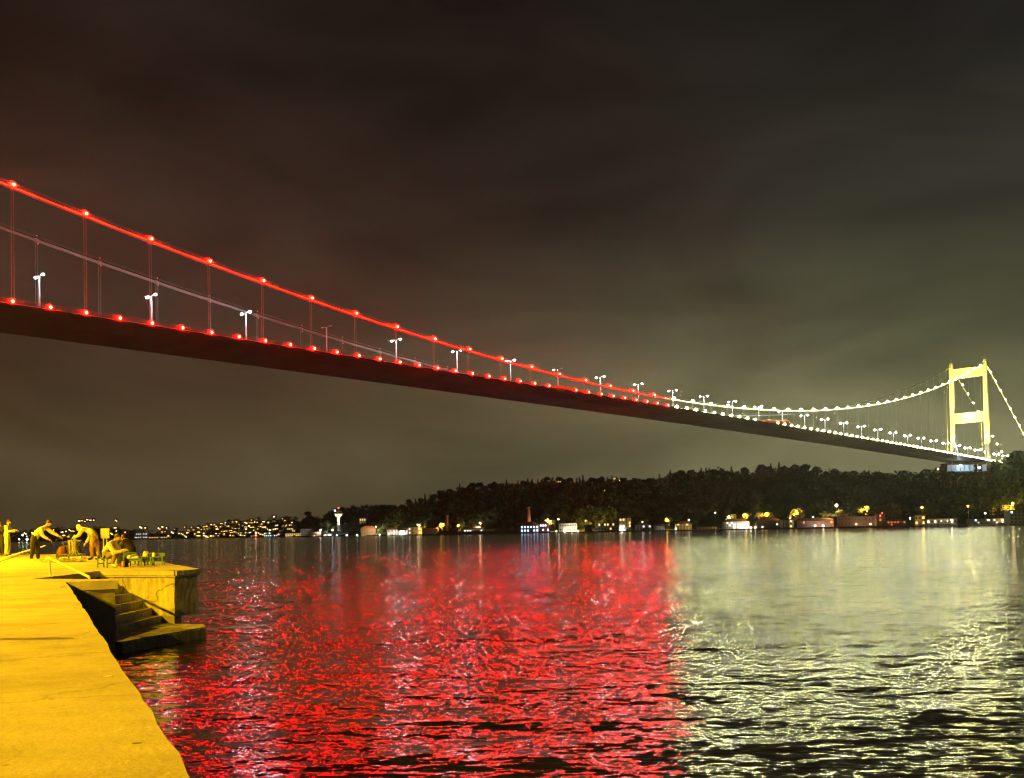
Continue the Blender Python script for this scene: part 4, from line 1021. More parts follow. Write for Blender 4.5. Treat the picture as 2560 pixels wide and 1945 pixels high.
# coping along the end of the platform
cp = MB()
for a, b in (((-12.0, 28.1), (-9.4, 26.9)), ((-9.4, 26.9), (-9.13, 28.2))):
    a, b = Vector((*a, 0)), Vector((*b, 0)); n_ = Vector((b.y - a.y, a.x - b.x, 0)).normalized() * .05
    z1, z0 = F0 + .018, F0 - .11
    pts = [a + n_, b + n_, b - n_ * 7, a - n_ * 7]
    cp.poly([(p.x, p.y, z0) for p in pts] + [(p.x, p.y, z1) for p in pts], [(3, 2, 1, 0), (4, 5, 6, 7), (0, 1, 5, 4), (1, 2, 6, 5), (2, 3, 7, 6), (3, 0, 4, 7)])
    cp.build('coping', floor_m, quay); cp = MB()
# sea walls below the floor
near_w = [edge(-14) - EN * .06, Vector((-9.95, 21.5, 0)) - EN * .06, Vector((-9.06, 22.02, 0)), Vector((-9.29, 22.5, 0)), Vector((-11.78, 23.65, 0)), Vector((-13.5, 23, 0)), edge(-14) - EN * 5]
chunk([(p.x, p.y) for p in near_w], -1.5, F0 - .205, 'sea_wall', wet_m, quay, 41, .03, .02, .22)
MB().prism([(-12.19, 28.25), (-9.46, 26.98), (-9.75, 28.4), (-13, 34), (-20, 44), (-28, 44), (-20, 30)], -1.5, .475).build('foundation', wet_m, quay)
# steps down to the landing
sd = Vector((.907, -.42, 0)); top = Vector((-11.9, 23.8, 0)); nst = 7; run = .365; rise = (F0 - .28) / (nst + 0)
for k in range(nst):
    z1 = F0 - rise * (k + 1) + .0; x0 = run * k; x1 = run * (nst + .4)
    a = top + sd * x0; w_ = Vector((.02, 4.6, 0))
    P = [a, top + sd * (x0 + run + .03), top + sd * (x0 + run + .03) + w_, a + w_]
    chunk([(p.x, p.y) for p in P], -.6, z1 if k < nst - 1 else .285, 'step', wall_m, quay, k + 3, .008, .03)
lp = [(-9.9, 22.7), (-9.03, 22.35), (-8.85, 23.2), (-8.62, 24.0), (-8.42, 24.9), (-8.16, 25.7), (-8.5, 26.55), (-9.42, 26.88), (-9.75, 27.0), (-9.75, 23.3)]
chunk(lp, -.12, .28, 'landing', wall_m, quay, 31, .02, .05)
MB().prism([(-9.9, 22.8), (-9.2, 22.6), (-8.6, 25.4), (-9.5, 26.8), (-10.5, 26.8)], -1.5, -.125).build('landing_base', wet_m, quay)

# two street lamps left of the view; a fill lamp added behind the camera
sodium = glow('sodium_lamp', (1.0, .56, .03), 60, 'NONE')
pole_paint = mat('lamp_post_paint', (.12, .13, .12), rough=.5)
def quay_lamp(x, y, H, energy, tx, ty, lab):
    z = fz(y); o = empty('quay_street_lamp', (x, y, z), math.atan2(ty - y, tx - x))
    MB().tube([(0, 0, 0), (0, 0, 1.2), (0, 0, H - .8), (.35, 0, H - .15), (1.5, 0, H)], [.13, .10, .07, .05, .045], 10).build('post', pole_paint, o, True)
    MB().lathe((0, 0, 0), [(.24, 0), (.24, .25), (.16, .4)], 10).build('base', pole_paint, o)
    MB().poly([(1.3, -.16, H - .06), (2.1, -.18, H - .02), (2.1, .18, H - .02), (1.3, .16, H - .06), (1.4, -.1, H + .12), (2.0, -.1, H + .14), (2.0, .1, H + .14), (1.4, .1, H + .12)], [(0, 1, 2, 3), (7, 6, 5, 4), (0, 4, 5, 1), (1, 5, 6, 2), (2, 6, 7, 3), (3, 7, 4, 0)]).build('lamp_head', pole_paint, o)
    MB().ball((1.75, 0, H - .06), .14, 8, 5, (1.7, 1, .6)).build('lamp_lens', sodium, o, True)
    li = bpy.data.lights.new('sodium_light', 'POINT'); li.energy = energy; li.color = (1.0, .535, .004); li.shadow_soft_size = .12
    lo = bpy.data.objects.new('sodium_light', li); COL.objects.link(lo); lo.parent = o; lo.location = (1.75, 0, H - .24)
    tag(o, lab, 'street lamp', 'orange street lamps of the quay')
quay_lamp(-22.6, 10.2, 8.4, P_QUAY, 0, 13, 'orange street lamp on the quay, nearer one, left of the view')
quay_lamp(-9.5, -13.0, 8.4, P_QUAY * .55, 6, -6, 'orange street lamp on the quay, behind the camera')  # added fill light for the block's dark right side
quay_lamp(-28.5, 34.0, 8.4, P_QUAY * .85, 0, 38, 'orange street lamp on the quay, farther one, left of the anglers')
for x, y, h, lab in ((-5.42, 9.25, .60, 'wooden mooring post just left of the view, casting the longer shadow'), (-5.2, 7.9, .38, 'wooden mooring post just left of the view, casting the shorter shadow')):  # unseen posts, added to cast the shadows on the quay floor
    o = empty('mooring_post', (x, y, F0)); MB().tube([(0, 0, -.1), (0, 0, h * .9), (.02, 0, h)], [.10, .09, .06], 8).build('post', plaster['wood'], o)
    MB().lathe((0, 0, h * .7), [(.12, 0), (.12, .08)], 8).build('iron_band', steel, o); tag(o, lab, 'post', 'mooring posts')

# handrail at the head of the steps
rail_paint = mat('cream_rail_paint', (.62, .58, .42), rough=.5, var=.15, scale=6)
o = empty('stair_handrail', (-12.2, 25.5, F0)); tp = at(122, 1395, 25.4); en = at(224, 1443, 24.4)
MB().tube([(0, 0, -.05), (tp.x + 12.2, tp.y - 25.5, tp.z - F0)], .033, 8).build('post', rail_paint, o)
MB().tube([(tp.x + 12.2 - .03, tp.y - 25.5 + .02, tp.z - F0 + .02), (en.x + 12.2, en.y - 25.5, en.z - F0)], .034, 8).build('rail', rail_paint, o)
MB().tube([(en.x + 12.2, en.y - 25.5, en.z - F0), (en.x + 12.2, en.y - 25.5, -.9)], .033, 8).build('post', rail_paint, o)
tag(o, 'cream painted handrail sloping down beside the steps at the quay edge', 'handrail')

# ------------------------------------------------------------------ anglers' things
green_wood = mat('green_painted_wood', (.10, .20, .07), rough=.6, var=.3, scale=9, stretch=(1, 1, 4))
white_pl = mat('white_plastic', (.75, .75, .72), rough=.5, var=.08, scale=8)
grey_cl = mat('grey_canvas', (.30, .30, .28), rough=.9, var=.25, scale=12)
black_cl = mat('black_cloth', (.018, .018, .02), rough=.85, var=.3, scale=10)
red_cl = mat('red_nylon', (.09, .022, .015), rough=.6, var=.3, scale=9)
wire = mat('wire_mesh_metal', (.25, .24, .2), rough=.4, metal=.6, var=.2)
def low_chair(x, y, rz, lab, back=True):
    o = empty('low_green_chair', (x, y, fz(y)), rz); w, d_, sh, bh = .40, .36, .27, .40
    for sx in (-1, 1):
        for sy in (-1, 1): MB().box((sx * (w / 2 - .02), sy * (d_ / 2 - .02), (bh if sy > 0 and back else sh) / 2), (.036, .036, bh if sy > 0 and back else sh)).build('leg', green_wood, o)
    for k in range(5): MB().box((0, -d_ / 2 + .035 + k * .072, sh + .012), (w + .02, .062, .022)).build('seat_slat', green_wood, o)
    for sy in (-1, 1): MB().box((0, sy * (d_ / 2 - .02), sh * .45), (w - .04, .024, .035)).build('stretcher', green_wood, o)
    if back:
        for z in (.33, .385): MB().box((0, d_ / 2 - .02, z), (w + .01, .022, .042)).build('back_slat', green_wood, o)
    return tag(o, lab, 'chair', 'low green wooden seats on the platform')
def gp(px, y): return ((px - 1280) / FPX * y)
low_chair(gp(262, 30.6), 30.6, 1.45, 'low green wooden chair under the seated man in the yellow-lit jacket')
low_chair(gp(392, 31.2), 31.2, .15, 'rightmost low green wooden chair, empty, at the platform edge')
low_chair(gp(364, 31.6), 31.6, -.3, 'empty low green chair between the little table and the rightmost chair')
low_chair(gp(322, 32.6), 32.6, 3.6, 'low green chair under the man in black')
o = empty('low_green_table', (gp(338, 31.0), 31.0, fz(31)), .1)
for k in range(5): MB().box((0, -.2 + k * .1, .24), (.52, .09, .022)).build('table_slat', green_wood, o)
for sx in (-1, 1):
    for sy in (-1, 1): MB().box((sx * .22, sy * .19, .115), (.035, .035, .23)).build('leg', green_wood, o)
MB().box((0, -.19, .19), (.44, .024, .05)).build('apron', green_wood, o); MB().box((0, .19, .19), (.44, .024, .05)).build('apron', green_wood, o)
tag(o, 'small green slatted table between the seated men and the empty chairs', 'table')
def lump(name, x, y, z, sx, sy, sz, m, lab, cat, seed, rz=0):
    r_ = random.Random(seed); mb = MB().ball((0, 0, 0), 1, 14, 9); v = []
    for p in mb.v:
        k = 1 + .18 * math.sin(5 * p[0] + seed) * math.cos(4 * p[1] + seed) + r_.uniform(-.06, .06)
        v.append((p[0] * k * sx, p[1] * k * sy, max(-.35, p[2] * k) * sz + .35 * sz))
    mb.v = v; b_ = mb.build(name, m, None, True); b_.location = (x, y, z); b_.rotation_euler.z = rz
    return tag(b_, lab, cat)
lump('plastic_bag', gp(334, 31.0), 30.98, fz(31) + .252, .20, .14, .10, white_pl, 'crumpled white plastic bag lying on the small green table', 'bag', 3)
lump('bread_bag', gp(357, 31.3), 31.5, fz(31.6) + .292, .10, .09, .13, mat('pale_paper', (.6, .56, .42), rough=.8), 'upright pale paper bag on the middle empty chair', 'bag', 5)
lump('tackle_bag', gp(312, 30.7), 30.7, fz(30.7), .09, .10, .21, black_cl, 'black bag standing on the floor at the seated man\'s feet', 'bag', 8)
def jar(px, y, z, h, r, m, lab):
    o = empty('jar', (gp(px, y), y, z)); MB().lathe((0, 0, 0), [(r * .9, 0), (r, .02), (r, h * .7), (r * .7, h * .82)], 12).build('body', m, o, True)
    MB().lathe((0, 0, h * .82), [(r * .75, 0), (r * .75, h * .18)], 12).build('lid', grey_cl, o); tag(o, lab, 'jar')
jar(306, 30.5, fz(30.5), .20, .06, mat('amber_glass', (.35, .2, .06), rough=.15, spec=.6), 'amber jar on the floor between the seated man and the small table')
jar(383, 31.2, fz(31.2) + .29, .15, .045, white_pl, 'small pale flask on the rightmost empty chair')

# sign board
o = empty('sign_board', (gp(262, 37.5), 37.5, fz(37.5)), .1)
za, zb = zpix(262, 1321, 37.5) - fz(37.5), zpix(262, 1346, 37.5) - fz(37.5)
MB().box((0, 0, (za + zb) / 2), (.33, .03, za - zb)).build('board', mat('sign_enamel', (.42, .42, .36), rough=.6, var=.12, scale=5), o)
MB().box((0, -.018, (za + zb) / 2), (.27, .006, (za - zb) * .82)).build('notice_sheet', mat('notice_paper', (.46, .46, .40), rough=.7, var=.1, scale=14, stretch=(.3, 1, 4)), o)
for s in (-.07, .05): MB().tube([(s, .03, 0), (s, .03, za - .04)], .022, 6).build('post', rail_paint, o)
tag(o, 'blank pale notice board on two thin posts behind the hooded angler', 'sign')

# folding table with fish trays, cloth and tackle
ty = 39.0; o = empty('folding_table', (gp(184, ty), ty, fz(ty)), .05); tz = zpix(184, 1353, ty) - fz(ty)
MB().box((0, 0, tz - .02), (.62, .42, .03)).build('table_top', plaster['wood'], o)
for sx in (-1, 1):
    for sy in (-1, 1): MB().tube([(sx * .27, sy * .16, 0), (sx * -.2, sy * .16, tz - .03)], .014, 5).build('leg', steel, o)
tag(o, 'dark folding table holding white trays between the two bending anglers', 'table')
for px, lab in ((181, 'left white tray on the folding table'), (192, 'right white tray on the folding table')):
    t_ = MB().poly([(-.13, -.09, 0), (.13, -.09, 0), (.13, .09, 0), (-.13, .09, 0), (-.17, -.12, .05), (.17, -.12, .05), (.17, .12, .05), (-.17, .12, .05)], [(3, 2, 1, 0), (0, 1, 5, 4), (1, 2, 6, 5), (2, 3, 7, 6), (3, 0, 4, 7)]).build('fish_tray', white_pl)
    t_.location = (gp(px, ty - .1), ty - .1, fz(ty) + tz); tag(t_, lab, 'tray', 'trays on the folding table')
def cloth(px0, px1, y0, y1, d, m, lab, name='hanging_cloth', seed=1, cat='cloth'):
    a, b = at(px0, y0, d), at(px1, y1, d); n = 12; P = []
    for k in range(n + 1):
        t = k / n; x = a.x + (b.x - a.x) * t; off = .035 * math.sin(t * 9 + seed)
        for z, s in ((a.z, .3), ((a.z + b.z) / 2, .8), (b.z + .03 * math.sin(t * 7 + seed), 1.15)): P.append((x, d + off * s, z))
    P2 = [(x, y + .012, z) for x, y, z in P]; N_ = len(P)
    F = [(3 * i + k, 3 * i + 3 + k, 3 * i + 4 + k, 3 * i + 1 + k) for i in range(n) for k in range(2)]
    F += [tuple(N_ + q for q in f[::-1]) for f in F]
    c = MB().poly(P + P2, F).build(name, m, None, True); return tag(c, lab, cat)
cloth(171, 182, 1354, 1382, ty - .28, grey_cl, 'wide grey cloth hanging from the left end of the folding table', seed=2)
cloth(183, 189.5, 1354, 1381, ty - .29, mat('pale_canvas', (.42, .41, .36), rough=.9, var=.2, scale=10), 'narrow pale cloth hanging beside the wide grey one', seed=4)
lump('tackle_box', gp(155, 39.5), 39.5, fz(39.5) + .12, .20, .16, .30, red_cl, 'dark red tackle bag between the anglers, beyond the wire baskets', 'bag', 12)
lump('dark_rucksack', gp(172, 40), 40, fz(40), .55, .2, .42, black_cl, 'large black rucksack pile under the folding table', 'bag', 21)
jar(186, ty, fz(ty) + tz, .26, .06, mat('green_bottle_glass', (.10, .35, .22), rough=.15, spec=.6), 'green bottle standing on the folding table')
# wire baskets
def basket(px, y, w, d_, h, lab, fish):
    o = empty('wire_basket', (gp(px, y), y, fz(y)), rnd.uniform(-.08, .08)); mb = MB()
    for z in (.01, h * .5, h): mb.tube([(-w / 2, -d_ / 2, z), (w / 2, -d_ / 2, z), (w / 2, d_ / 2, z), (-w / 2, d_ / 2, z), (-w / 2, -d_ / 2, z)], .009, 4)
    mb.build('rim', wire, o)
    n = 9
    for k in range(n + 1):
        x = -w / 2 + w * k / n
        MB().tube([(x, -d_ / 2, 0), (x, -d_ / 2, h)], .006, 4).tube([(x, d_ / 2, 0), (x, d_ / 2, h)], .006, 4).build('wire_bar', wire, o)
    MB().box((0, 0, .012), (w, d_, .01)).build('tray', wire, o)
    for k in range(fish):
        MB().ball((rnd.uniform(-w * .35, w * .35), rnd.uniform(-d_ * .2, d_ * .2), h * .4), .085, 8, 5, (1.5, .7, .8)).build('fish_pack', white_pl, o, True)
    tag(o, lab, 'basket', 'wire baskets at the back of the platform')
basket(128, 36.0, .50, .34, .27, 'left wire basket behind the handrail, nearly empty', 1)
basket(160, 36.2, .50, .34, .27, 'middle wire basket behind the handrail', 3)
basket(191, 36.4, .50, .34, .27, 'right wire basket full of white packs beside the hooded angler', 5)
# fishing rods
rod_m = mat('pale_rod_lacquer', (.72, .66, .55), rough=.3, var=.05); dark_rod = mat('dark_rod', (.05, .045, .04), rough=.4)
def rod(a, b, r0, r1, m, lab, reel=.2):
    a, b = Vector(a), Vector(b); o = empty('fishing_rod', a); d_ = b - a
    MB().tube([(0, 0, 0), d_ * .5 + Vector((0, 0, -.01)), d_], [r0, (r0 + r1) / 2, r1], 8).build('blank', m, o)
    MB().tube([(0, 0, 0), d_ * .14], r0 * 1.7, 8).build('grip', dark_rod, o)
    q = d_ * reel; MB().lathe((q.x, q.y, q.z - .07), [(.05, -.03), (.06, 0), (.05, .05)], 10).build('reel', steel, o)
    for t in (.35, .55, .75, .95):
        q = d_ * t; MB().lathe((q.x, q.y, q.z - .03), [(.016, 0), (.016, .012)], 8).build('line_guide', steel, o)
    tag(o, lab, 'fishing rod')
rod(at(-40, 1409, 36.6), at(80, 1373, 36.6), .030, .022, rod_m, 'thick pale rod slanting up from the left edge, upper of two')
rod(at(-40, 1417, 36.4), at(80, 1376.5, 36.5), .022, .012, dark_rod, 'thin dark rod slanting up from the left edge, lower of two')
rod(at(180, 1335, 39.2), at(140, 1349, 38.6), .018, .008, dark_rod, 'dark rod lying across the tackle left of the hooded angler')

# scraps lying on the floor
for k, (px, py, m_, lab) in enumerate(((270, 1691, white_pl, 'pale scrap lying on the quay floor near the edge, farther one'), (296, 1826, white_pl, 'tiny pale scrap on the quay floor, middle'), (60, 1572, white_pl, 'pale scrap on the quay floor near the left shadows'), (344, 1858, plaster['wood'], 'dark twig lying on the quay floor, nearest the camera'), (158, 1468, plaster['wood'], 'dark twig on the quay floor near the corner of the stairwell'))):
    p = onz(px, py, F0); o = MB().poly([(-.06, -.02, .004), (.05, -.03, .006), (.07, .02, .012), (-.05, .025, .008), (-.055, -.018, .0), (.05, -.028, .0), (.068, .018, .0), (-.05, .023, .0)], [(0, 1, 2, 3), (7, 6, 5, 4), (0, 4, 5, 1), (1, 5, 6, 2), (2, 6, 7, 3), (3, 7, 4, 0)]).build('floor_scrap', m_)
    o.location = p; o.rotation_euler.z = k * 1.1; o.scale = (min(1, p.y / 14),) * 3; tag(o, lab, 'scrap')

# ------------------------------------------------------------------ people
skin_m = mat('skin', (.46, .30, .20), rough=.55, var=.08, scale=20)
hair_m = mat('dark_hair', (.022, .016, .012), rough=.6, var=.3, scale=40)
def cloth_m(n, c): return mat(n, c, rough=.85, var=.16, scale=7, bump=.35, bscale=16)
jacket_pale, trousers_pale = cloth_m('pale_jacket', (.60, .56, .45)), cloth_m('pale_trousers', (.50, .45, .34))
jacket_white = cloth_m('cream_jacket', (.62, .58, .46)); trousers_black = cloth_m('black_trousers', (.02, .018, .016))
parka = cloth_m('hooded_parka', (.56, .52, .40)); trousers_tan = cloth_m('tan_trousers', (.34, .20, .11))
jacket_y = cloth_m('light_jacket', (.60, .55, .42)); trousers_olive = cloth_m('olive_trousers', (.22, .19, .10))
black_coat = cloth_m('black_coat', (.02, .018, .018)); shoe_white = cloth_m('white_shoes', (.65, .62, .5)); shoe_dark = cloth_m('dark_shoes', (.05, .04, .03))
def skin_mesh(pts, edges, radii, root):
    me = bpy.data.meshes.new('tmp'); me.from_pydata(pts, edges, []); me.update()
    ob = bpy.data.objects.new('tmp', me); COL.objects.link(ob)
    md = ob.modifiers.new('s', 'SKIN'); md.use_smooth_shade = True; md.branch_smoothing = .6
    sv = me.skin_vertices[0].data
    for i, r in enumerate(radii):
        sv[i].radius = r if hasattr(r, '__len__') else (r, r); sv[i].use_root = (i == root)
    s2 = ob.modifiers.new('d', 'SUBSURF'); s2.levels = 2; s2.render_levels = 2
    dg = bpy.context.evaluated_depsgraph_get(); ev = ob.evaluated_get(dg); out = bpy.data.meshes.new_from_object(ev)
    bpy.data.objects.remove(ob); return out
def person(loc, rz, J, mats, label, hair='short', hood=False, look=(1, 0, -.2), tilt=0, hands=True, coat=.03):
    """J: joint name -> local position (x forward, y left, z up). mats: jacket, trousers, shoes"""
    names = ['pelvis', 'waist', 'chest', 'neck', 'shoulder_l', 'elbow_l', 'wrist_l', 'shoulder_r', 'elbow_r', 'wrist_r', 'hip_l', 'knee_l', 'ankle_l', 'toe_l', 'hip_r', 'knee_r', 'ankle_r', 'toe_r', 'head']
    rad = dict(pelvis=(.155, .125), waist=(.15, .12), chest=(.18, .13), neck=.062, head=.055, shoulder=.105, elbow=.074, wrist=.046, hip=.122, knee=.088, ankle=.062, toe=.042)
    E_ = [('pelvis', 'waist'), ('waist', 'chest'), ('chest', 'neck'), ('neck', 'head')]
    for s in 'lr': E_ += [('chest', 'shoulder_' + s), ('shoulder_' + s, 'elbow_' + s), ('elbow_' + s, 'wrist_' + s), ('pelvis', 'hip_' + s), ('hip_' + s, 'knee_' + s), ('knee_' + s, 'ankle_' + s), ('ankle_' + s, 'toe_' + s)]
    idx = {n: i for i, n in enumerate(names)}
    R = []
    for n in names:
        r = rad[n.split('_')[0]]
        if coat and n in ('pelvis', 'waist', 'chest'): r = (r[0] + coat, r[1] + coat)
        R.append(r)
    me = skin_mesh([J[n] for n in names], [(idx[a], idx[b]) for a, b in E_], R, 0)
    # regions by nearest bone
    segs = [(Vector(J[a]), Vector(J[b]), b) for a, b in E_]
    def nearest(p):
        best = (9, None, 0)
        for a, b, n in segs:
            ab = b - a; t = max(0, min(1, (p - a).dot(ab) / max(ab.length_squared, 1e-9))); dd = (a + ab * t - p).length
            if dd < best[0]: best = (dd, n, t)
        return best[1], best[2]
    bmx = bmesh.new(); bmx.from_mesh(me); bpy.data.meshes.remove(me)
    def region(p):
        n, t = nearest(p); k = n.split('_')[0]
        if k in ('waist', 'chest', 'shoulder', 'elbow', 'wrist'): return 1 if not (k == 'wrist' and t > .93) else 0
        if k in ('neck', 'head'): return 1 if (k == 'neck' and t < .75) else 0
        if k == 'hip': return 1 if coat and t < .6 else 2
        if k == 'toe' or (k == 'ankle' and t > .93): return 3
        return 2
    for f in bmx.faces: f.material_index = region(f.calc_center_median()); f.smooth = True
    # head
    hc = Vector(J['head']); d_ = Vector(look).normalized(); up = Vector((0, 0, 1)); sd_ = up.cross(d_).normalized(); up2 = d_.cross(sd_).normalized()
    def put(p): return hc + d_ * p[0] + sd_ * p[1] + up2 * p[2]
    hb = MB().ball((0, 0, 0), 1, 16, 12)
    hv = []
    for x, y, z in hb.v:
        jx = .098; jw = .074
        if z < 0: jw *= 1 + .25 * z; jx *= 1 + .10 * z
        X = x * jx; Y = y * jw; Z = z * (.122 if z < 0 else .112)
        if x > 0.5 and abs(z) < .25: X -= .006 * (1 - abs(z) * 3)          # eye sockets
        if x > .6 and -.75 < z < -.55: X += .008                            # lips and chin
        hv.append((X, Y, Z))
    extra = MB()
    extra.ball((.100, 0, -.022), .017, 6, 5, (1.1, .7, 1.5))                # nose
    for s in (-1, 1):
        extra.ball((-.005, s * .076, -.01), .026, 6, 5, (.6, .3, 1.2))      # ears
        extra.ball((.086, s * .030, .015), .011, 6, 4)                      # eyes
    extra.box((.093, 0, -.062), (.01, .042, .008))                          # mouth
    def add(vs, fs, mi):
        b0 = [bmx.verts.new(put(v)) for v in vs]
        for f in fs:
            try: ff = bmx.faces.new([b0[i] for i in f]); ff.material_index = mi; ff.smooth = True
            except ValueError: pass
    add(hv, hb.f, 0); add(extra.v, extra.f, 0)
    # hands: palm and five bent fingers, thumb from the side
    for s in 'lr':
        w = Vector(J['wrist_' + s]); e_ = Vector(J['elbow_' + s]); f_ = (w - e_).normalized()
        side = f_.cross(Vector((0, 0, 1)));  side = side.normalized() if side.length > .1 else Vector((0, 1, 0)); nrm = side.cross(f_).normalized()
        hm = MB(); palm = [w - f_ * .01, w + f_ * .05, w + f_ * .095]
        hm.tube(palm, [.030, .040, .036], 8)
        for k, ln in enumerate((.075, .085, .080, .062)):
            o_ = (k - 1.5) * .019; b0 = w + f_ * .088 + side * o_
            hm.tube([b0, b0 + f_ * ln * .45 - nrm * .008, b0 + f_ * ln * .78 - nrm * ln * .38, b0 + f_ * ln * .85 - nrm * ln * .72], [.0095, .009, .0085, .007], 6)
        tb = w + f_ * .03 + side * (.034 if s == 'l' else -.034)
        hm.tube([tb, tb + side * (.022 if s == 'l' else -.022) + f_ * .03, tb + side * (.024 if s == 'l' else -.024) + f_ * .058 - nrm * .02], [.012, .0105, .008], 6)
        b0 = [bmx.verts.new(v) for v in hm.v]
        for f in hm.f:
            try: ff = bmx.faces.new([b0[i] for i in f]); ff.material_index = 0; ff.smooth = True
            except ValueError: pass
    bmx.normal_update(); me = bpy.data.meshes.new('body'); bmx.to_mesh(me); bmx.free()
    for m in (skin_m, *mats): me.materials.append(m)
    o = empty('person', loc, rz); link('body', me, o)
    # hair
    if hair:
        cap = MB().ball((0, 0, 0), 1, 16, 10); cv = []
        for x, y, z in cap.v:
            cut = z < (.25 if x > .35 else (-.35 if x < -.2 else -.05))
            k = .9 if cut else 1.0
            cv.append(put((x * .106 * k - .008, y * .084 * k, z * .118 * k + .012)))
        cap.v = [tuple(v) for v in cv]; cap.build('hair', hair_m, o, True)
    if hood:
        hd = MB().ball((0, 0, 0), 1, 16, 10); hv2 = []
        for x, y, z in hd.v:
            k = 1.0 if x < .55 else .78
            hv2.append(put((min(x, .75) * .125 * k - .012, y * .112 * k, z * .142 + .01)))
        hd.v = [tuple(v) for v in hv2]; hd.build('hood', mats[0], o, True)
    return tag(o, label, 'person')
def skel(**k): return k
def base_legs(sp=.11, kf=0, foot=.16):
    return dict(hip_l=(0, sp, .90), knee_l=(.03 + kf, sp + .02, .48), ankle_l=(0, sp + .03, .08), toe_l=(foot, sp + .04, .04), hip_r=(0, -sp, .90), knee_r=(.03 + kf, -sp - .02, .48), ankle_r=(-.02, -sp - .03, .08), toe_r=(foot - .02, -sp - .04, .04))
# standing man at the left edge, holding a pale fish or phone in front of him
J = dict(pelvis=(0, 0, .96), waist=(-.01, 0, 1.12), chest=(.01, 0, 1.34), neck=(.03, 0, 1.50), head=(.07, 0, 1.63),
         shoulder_l=(.01, .19, 1.42), elbow_l=(.10, .24, 1.16), wrist_l=(.33, .14, 1.20), shoulder_r=(.01, -.19, 1.42), elbow_r=(.08, -.24, 1.15), wrist_r=(.32, -.10, 1.22), **base_legs())
def place(px, y, rz, J, *a, **k): return person((gp(px, y), y, fz(y)), rz, J, *a, **k)
place(17, 45.5, 0.15, J, (jacket_pale, trousers_pale, shoe_dark), 'person in pale jacket and pale trousers standing at the left edge, facing right', look=(1, 0, -.35))
place(0, 47.5, -1.9, {**J, 'head': (.05, 0, 1.66)}, (black_coat, trousers_black, shoe_dark), 'person in dark clothes half cut off by the left edge of the photo', look=(1, .2, -.1))
# man bending forward with dark trousers
J = dict(pelvis=(-.06, 0, .93), waist=(.04, 0, 1.07), chest=(.23, 0, 1.22), neck=(.40, 0, 1.35), head=(.50, 0, 1.46),
         shoulder_l=(.30, .19, 1.28), elbow_l=(.55, .24, 1.08), wrist_l=(.80, .20, .95), shoulder_r=(.26, -.19, 1.26), elbow_r=(.36, -.25, .98), wrist_r=(.58, -.22, .84),
         hip_l=(-.06, .10, .88), knee_l=(.02, .12, .47), ankle_l=(.03, .14, .08), toe_l=(.20, .16, .04), hip_r=(-.06, -.10, .88), knee_r=(-.06, -.12, .47), ankle_r=(-.12, -.13, .08), toe_r=(.05, -.15, .04))
place(88, 36.6, 0.05, J, (jacket_white, trousers_black, shoe_white), 'man in cream jacket and black trousers bending forward with both arms reaching out', look=(1, -.1, -.55))
o = MB().tube([(-.09, 0, -.03), (0, 0, 0), (.12, 0, .04)], [.012, .02, .012], 8).build('fish_knife', white_pl); o.location = at(107, 1366, 36.4); tag(o, 'short pale tool held low in the bending man\'s right hand', 'tool')
# hooded angler bending to the left
J = dict(pelvis=(-.08, 0, .92), waist=(.0, 0, 1.08), chest=(.20, 0, 1.22), neck=(.42, 0, 1.26), head=(.55, 0, 1.24),
         shoulder_l=(.30, .20, 1.22), elbow_l=(.40, .26, .96), wrist_l=(.62, .20, .90), shoulder_r=(.28, -.20, 1.20), elbow_r=(.26, -.27, .90), wrist_r=(.42, -.24, .66),
         hip_l=(-.08, .10, .86), knee_l=(-.02, .13, .46), ankle_l=(-.05, .14, .08), toe_l=(.12, .16, .04), hip_r=(-.08, -.10, .86), knee_r=(-.10, -.13, .46), ankle_r=(-.18, -.14, .08), toe_r=(-.01, -.16, .04))
place(231, 37.2, math.pi - .1, J, (parka, trousers_tan, shoe_dark), 'angler in a hooded pale parka and tan trousers bending to the left', hair=None, hood=True, look=(1, 0, -.6), coat=.06)
# seated man, elbows forward, hands together
J = dict(pelvis=(0, 0, .36), waist=(.07, 0, .50), chest=(.24, 0, .70), neck=(.38, 0, .86), head=(.48, 0, .95),
         shoulder_l=(.28, .19, .76), elbow_l=(.45, .20, .50), wrist_l=(.68, .06, .54), shoulder_r=(.28, -.19, .76), elbow_r=(.45, -.20, .47), wrist_r=(.68, -.05, .51),
         hip_l=(.03, .10, .33), knee_l=(.46, .15, .46), ankle_l=(.40, .15, .08), toe_l=(.58, .17, .04), hip_r=(.03, -.10, .33), knee_r=(.46, -.14, .45), ankle_r=(.36, -.15, .08), toe_r=(.54, -.17, .04))
place(258, 30.6, -.12, J, (jacket_y, trousers_olive, shoe_white), 'man in light jacket sitting on a low green chair, leaning forward with hands together', look=(1, 0, -.35))
# man in black sitting behind, seen past the first man's hands
J2 = {k: tuple(v) for k, v in J.items()}; J2['head'] = (.44, .0, .90)
place(333, 32.7, 2.75, J2, (black_coat, trousers_black, shoe_dark), 'man in black sitting behind the first seated man, only head and feet clear', hair='short', look=(1, -.4, -.3))

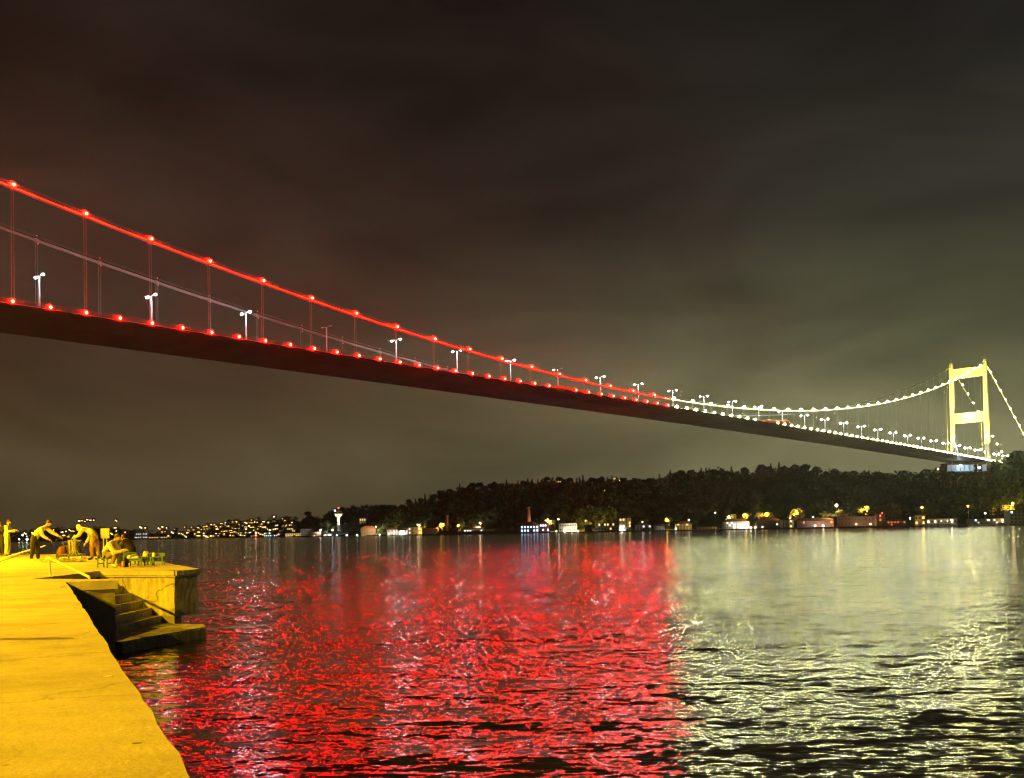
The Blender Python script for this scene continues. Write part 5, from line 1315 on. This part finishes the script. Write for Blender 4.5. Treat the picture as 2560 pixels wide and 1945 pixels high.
# ------------------------------------------------------------------ sheets draped over the bridge railing
def draped(Xa, Xb, prof, m, lab):
    """prof: list of (t, top, bottom) heights relative to the deck edge lamps"""
    n = 40; mb = MB(); P = []; ts = [p[0] for p in prof]
    for k in range(n + 1):
        t = k / n; X = Xa + (Xb - Xa) * t; top = float(np.interp(t, ts, [p[1] for p in prof])); bot = float(np.interp(t, ts, [p[2] for p in prof]))
        f1 = .22 * math.sin(t * 31) + .12 * math.sin(t * 57 + 1); z0 = deck_z(X) + EYE
        for s, dv in ((0, .9), (.35, .35), (.7, -.1), (1, -.35)):
            P.append((X, E1 + dv * 1.2 - f1 * s * .6 - .1, z0 + top + (bot - top) * max(0, (s - .35) / .65) - (.25 * top if s == 0 else 0) + .08 * math.sin(t * 43 + s * 5)))
    N_ = len(P); P += [(x, y + .05, z - .05) for x, y, z in P]
    F = [(4 * i + k, 4 * i + 4 + k, 4 * i + 5 + k, 4 * i + 1 + k) for i in range(n) for k in range(3)]
    F += [tuple(N_ + q for q in f[::-1]) for f in F]
    o = mb.poly(P, F).build('draped_sheet', m, None, True); o.location = bridge_point(0, 0, -EYE); o.rotation_euler.z = YAW
    return tag(o, lab, 'sheet', 'cloth sheets on the bridge railing')
orange_sheet = mat('orange_tarpaulin', (.85, .42, .03), rough=.6, var=.25, scale=.8); red_sheet = mat('red_tarpaulin', (.55, .09, .04), rough=.6, var=.35, scale=.5)
Xs_ = lambda j: XD + STEP / 2 * j
draped(Xs_(23.2), Xs_(26.2), [(0, .25, -.6), (.12, .7, -1.1), (.22, .85, -1.4), (.35, .85, -.7), (.6, .6, -.4), (.85, .7, -.1), (1, .2, -.05)], orange_sheet, 'orange sheet draped over the bridge railing in the red-lit half')
draped(Xs_(43.6), Xs_(48.3), [(0, .3, -.7), (.15, .8, -.7), (.3, 1.3, -.5), (.5, 1.7, -.8), (.7, 2.2, -.5), (.8, 3.1, -.4), (.9, 2.4, -.3), (1, .4, -.2)], red_sheet, 'red sheet heaped over the bridge railing in the white-lit half')


# ------------------------------------------------------------------ damp night air
def make_haze(dens, g):
    mb = MB(); x0, x1, y0, y1, z0, z1 = -2600, 2600, -60, 5600, -2.6, 166
    mb.box(((x0 + x1) / 2, (y0 + y1) / 2, (z0 + z1) / 2), (x1 - x0, y1 - y0, z1 - z0))
    m = bpy.data.materials.new('night_haze'); m.use_nodes = True; nt = m.node_tree; nt.nodes.clear()
    v = nt.nodes.new('ShaderNodeVolumePrincipled'); v.inputs['Color'].default_value = (.92, .93, .9, 1); v.inputs['Density'].default_value = dens; v.inputs['Anisotropy'].default_value = g
    o = nt.nodes.new('ShaderNodeOutputMaterial'); nt.links.new(v.outputs[0], o.inputs['Volume'])
    h = mb.build('haze', m); h['kind'] = 'stuff'; return h
make_haze(6.0e-5, .84)
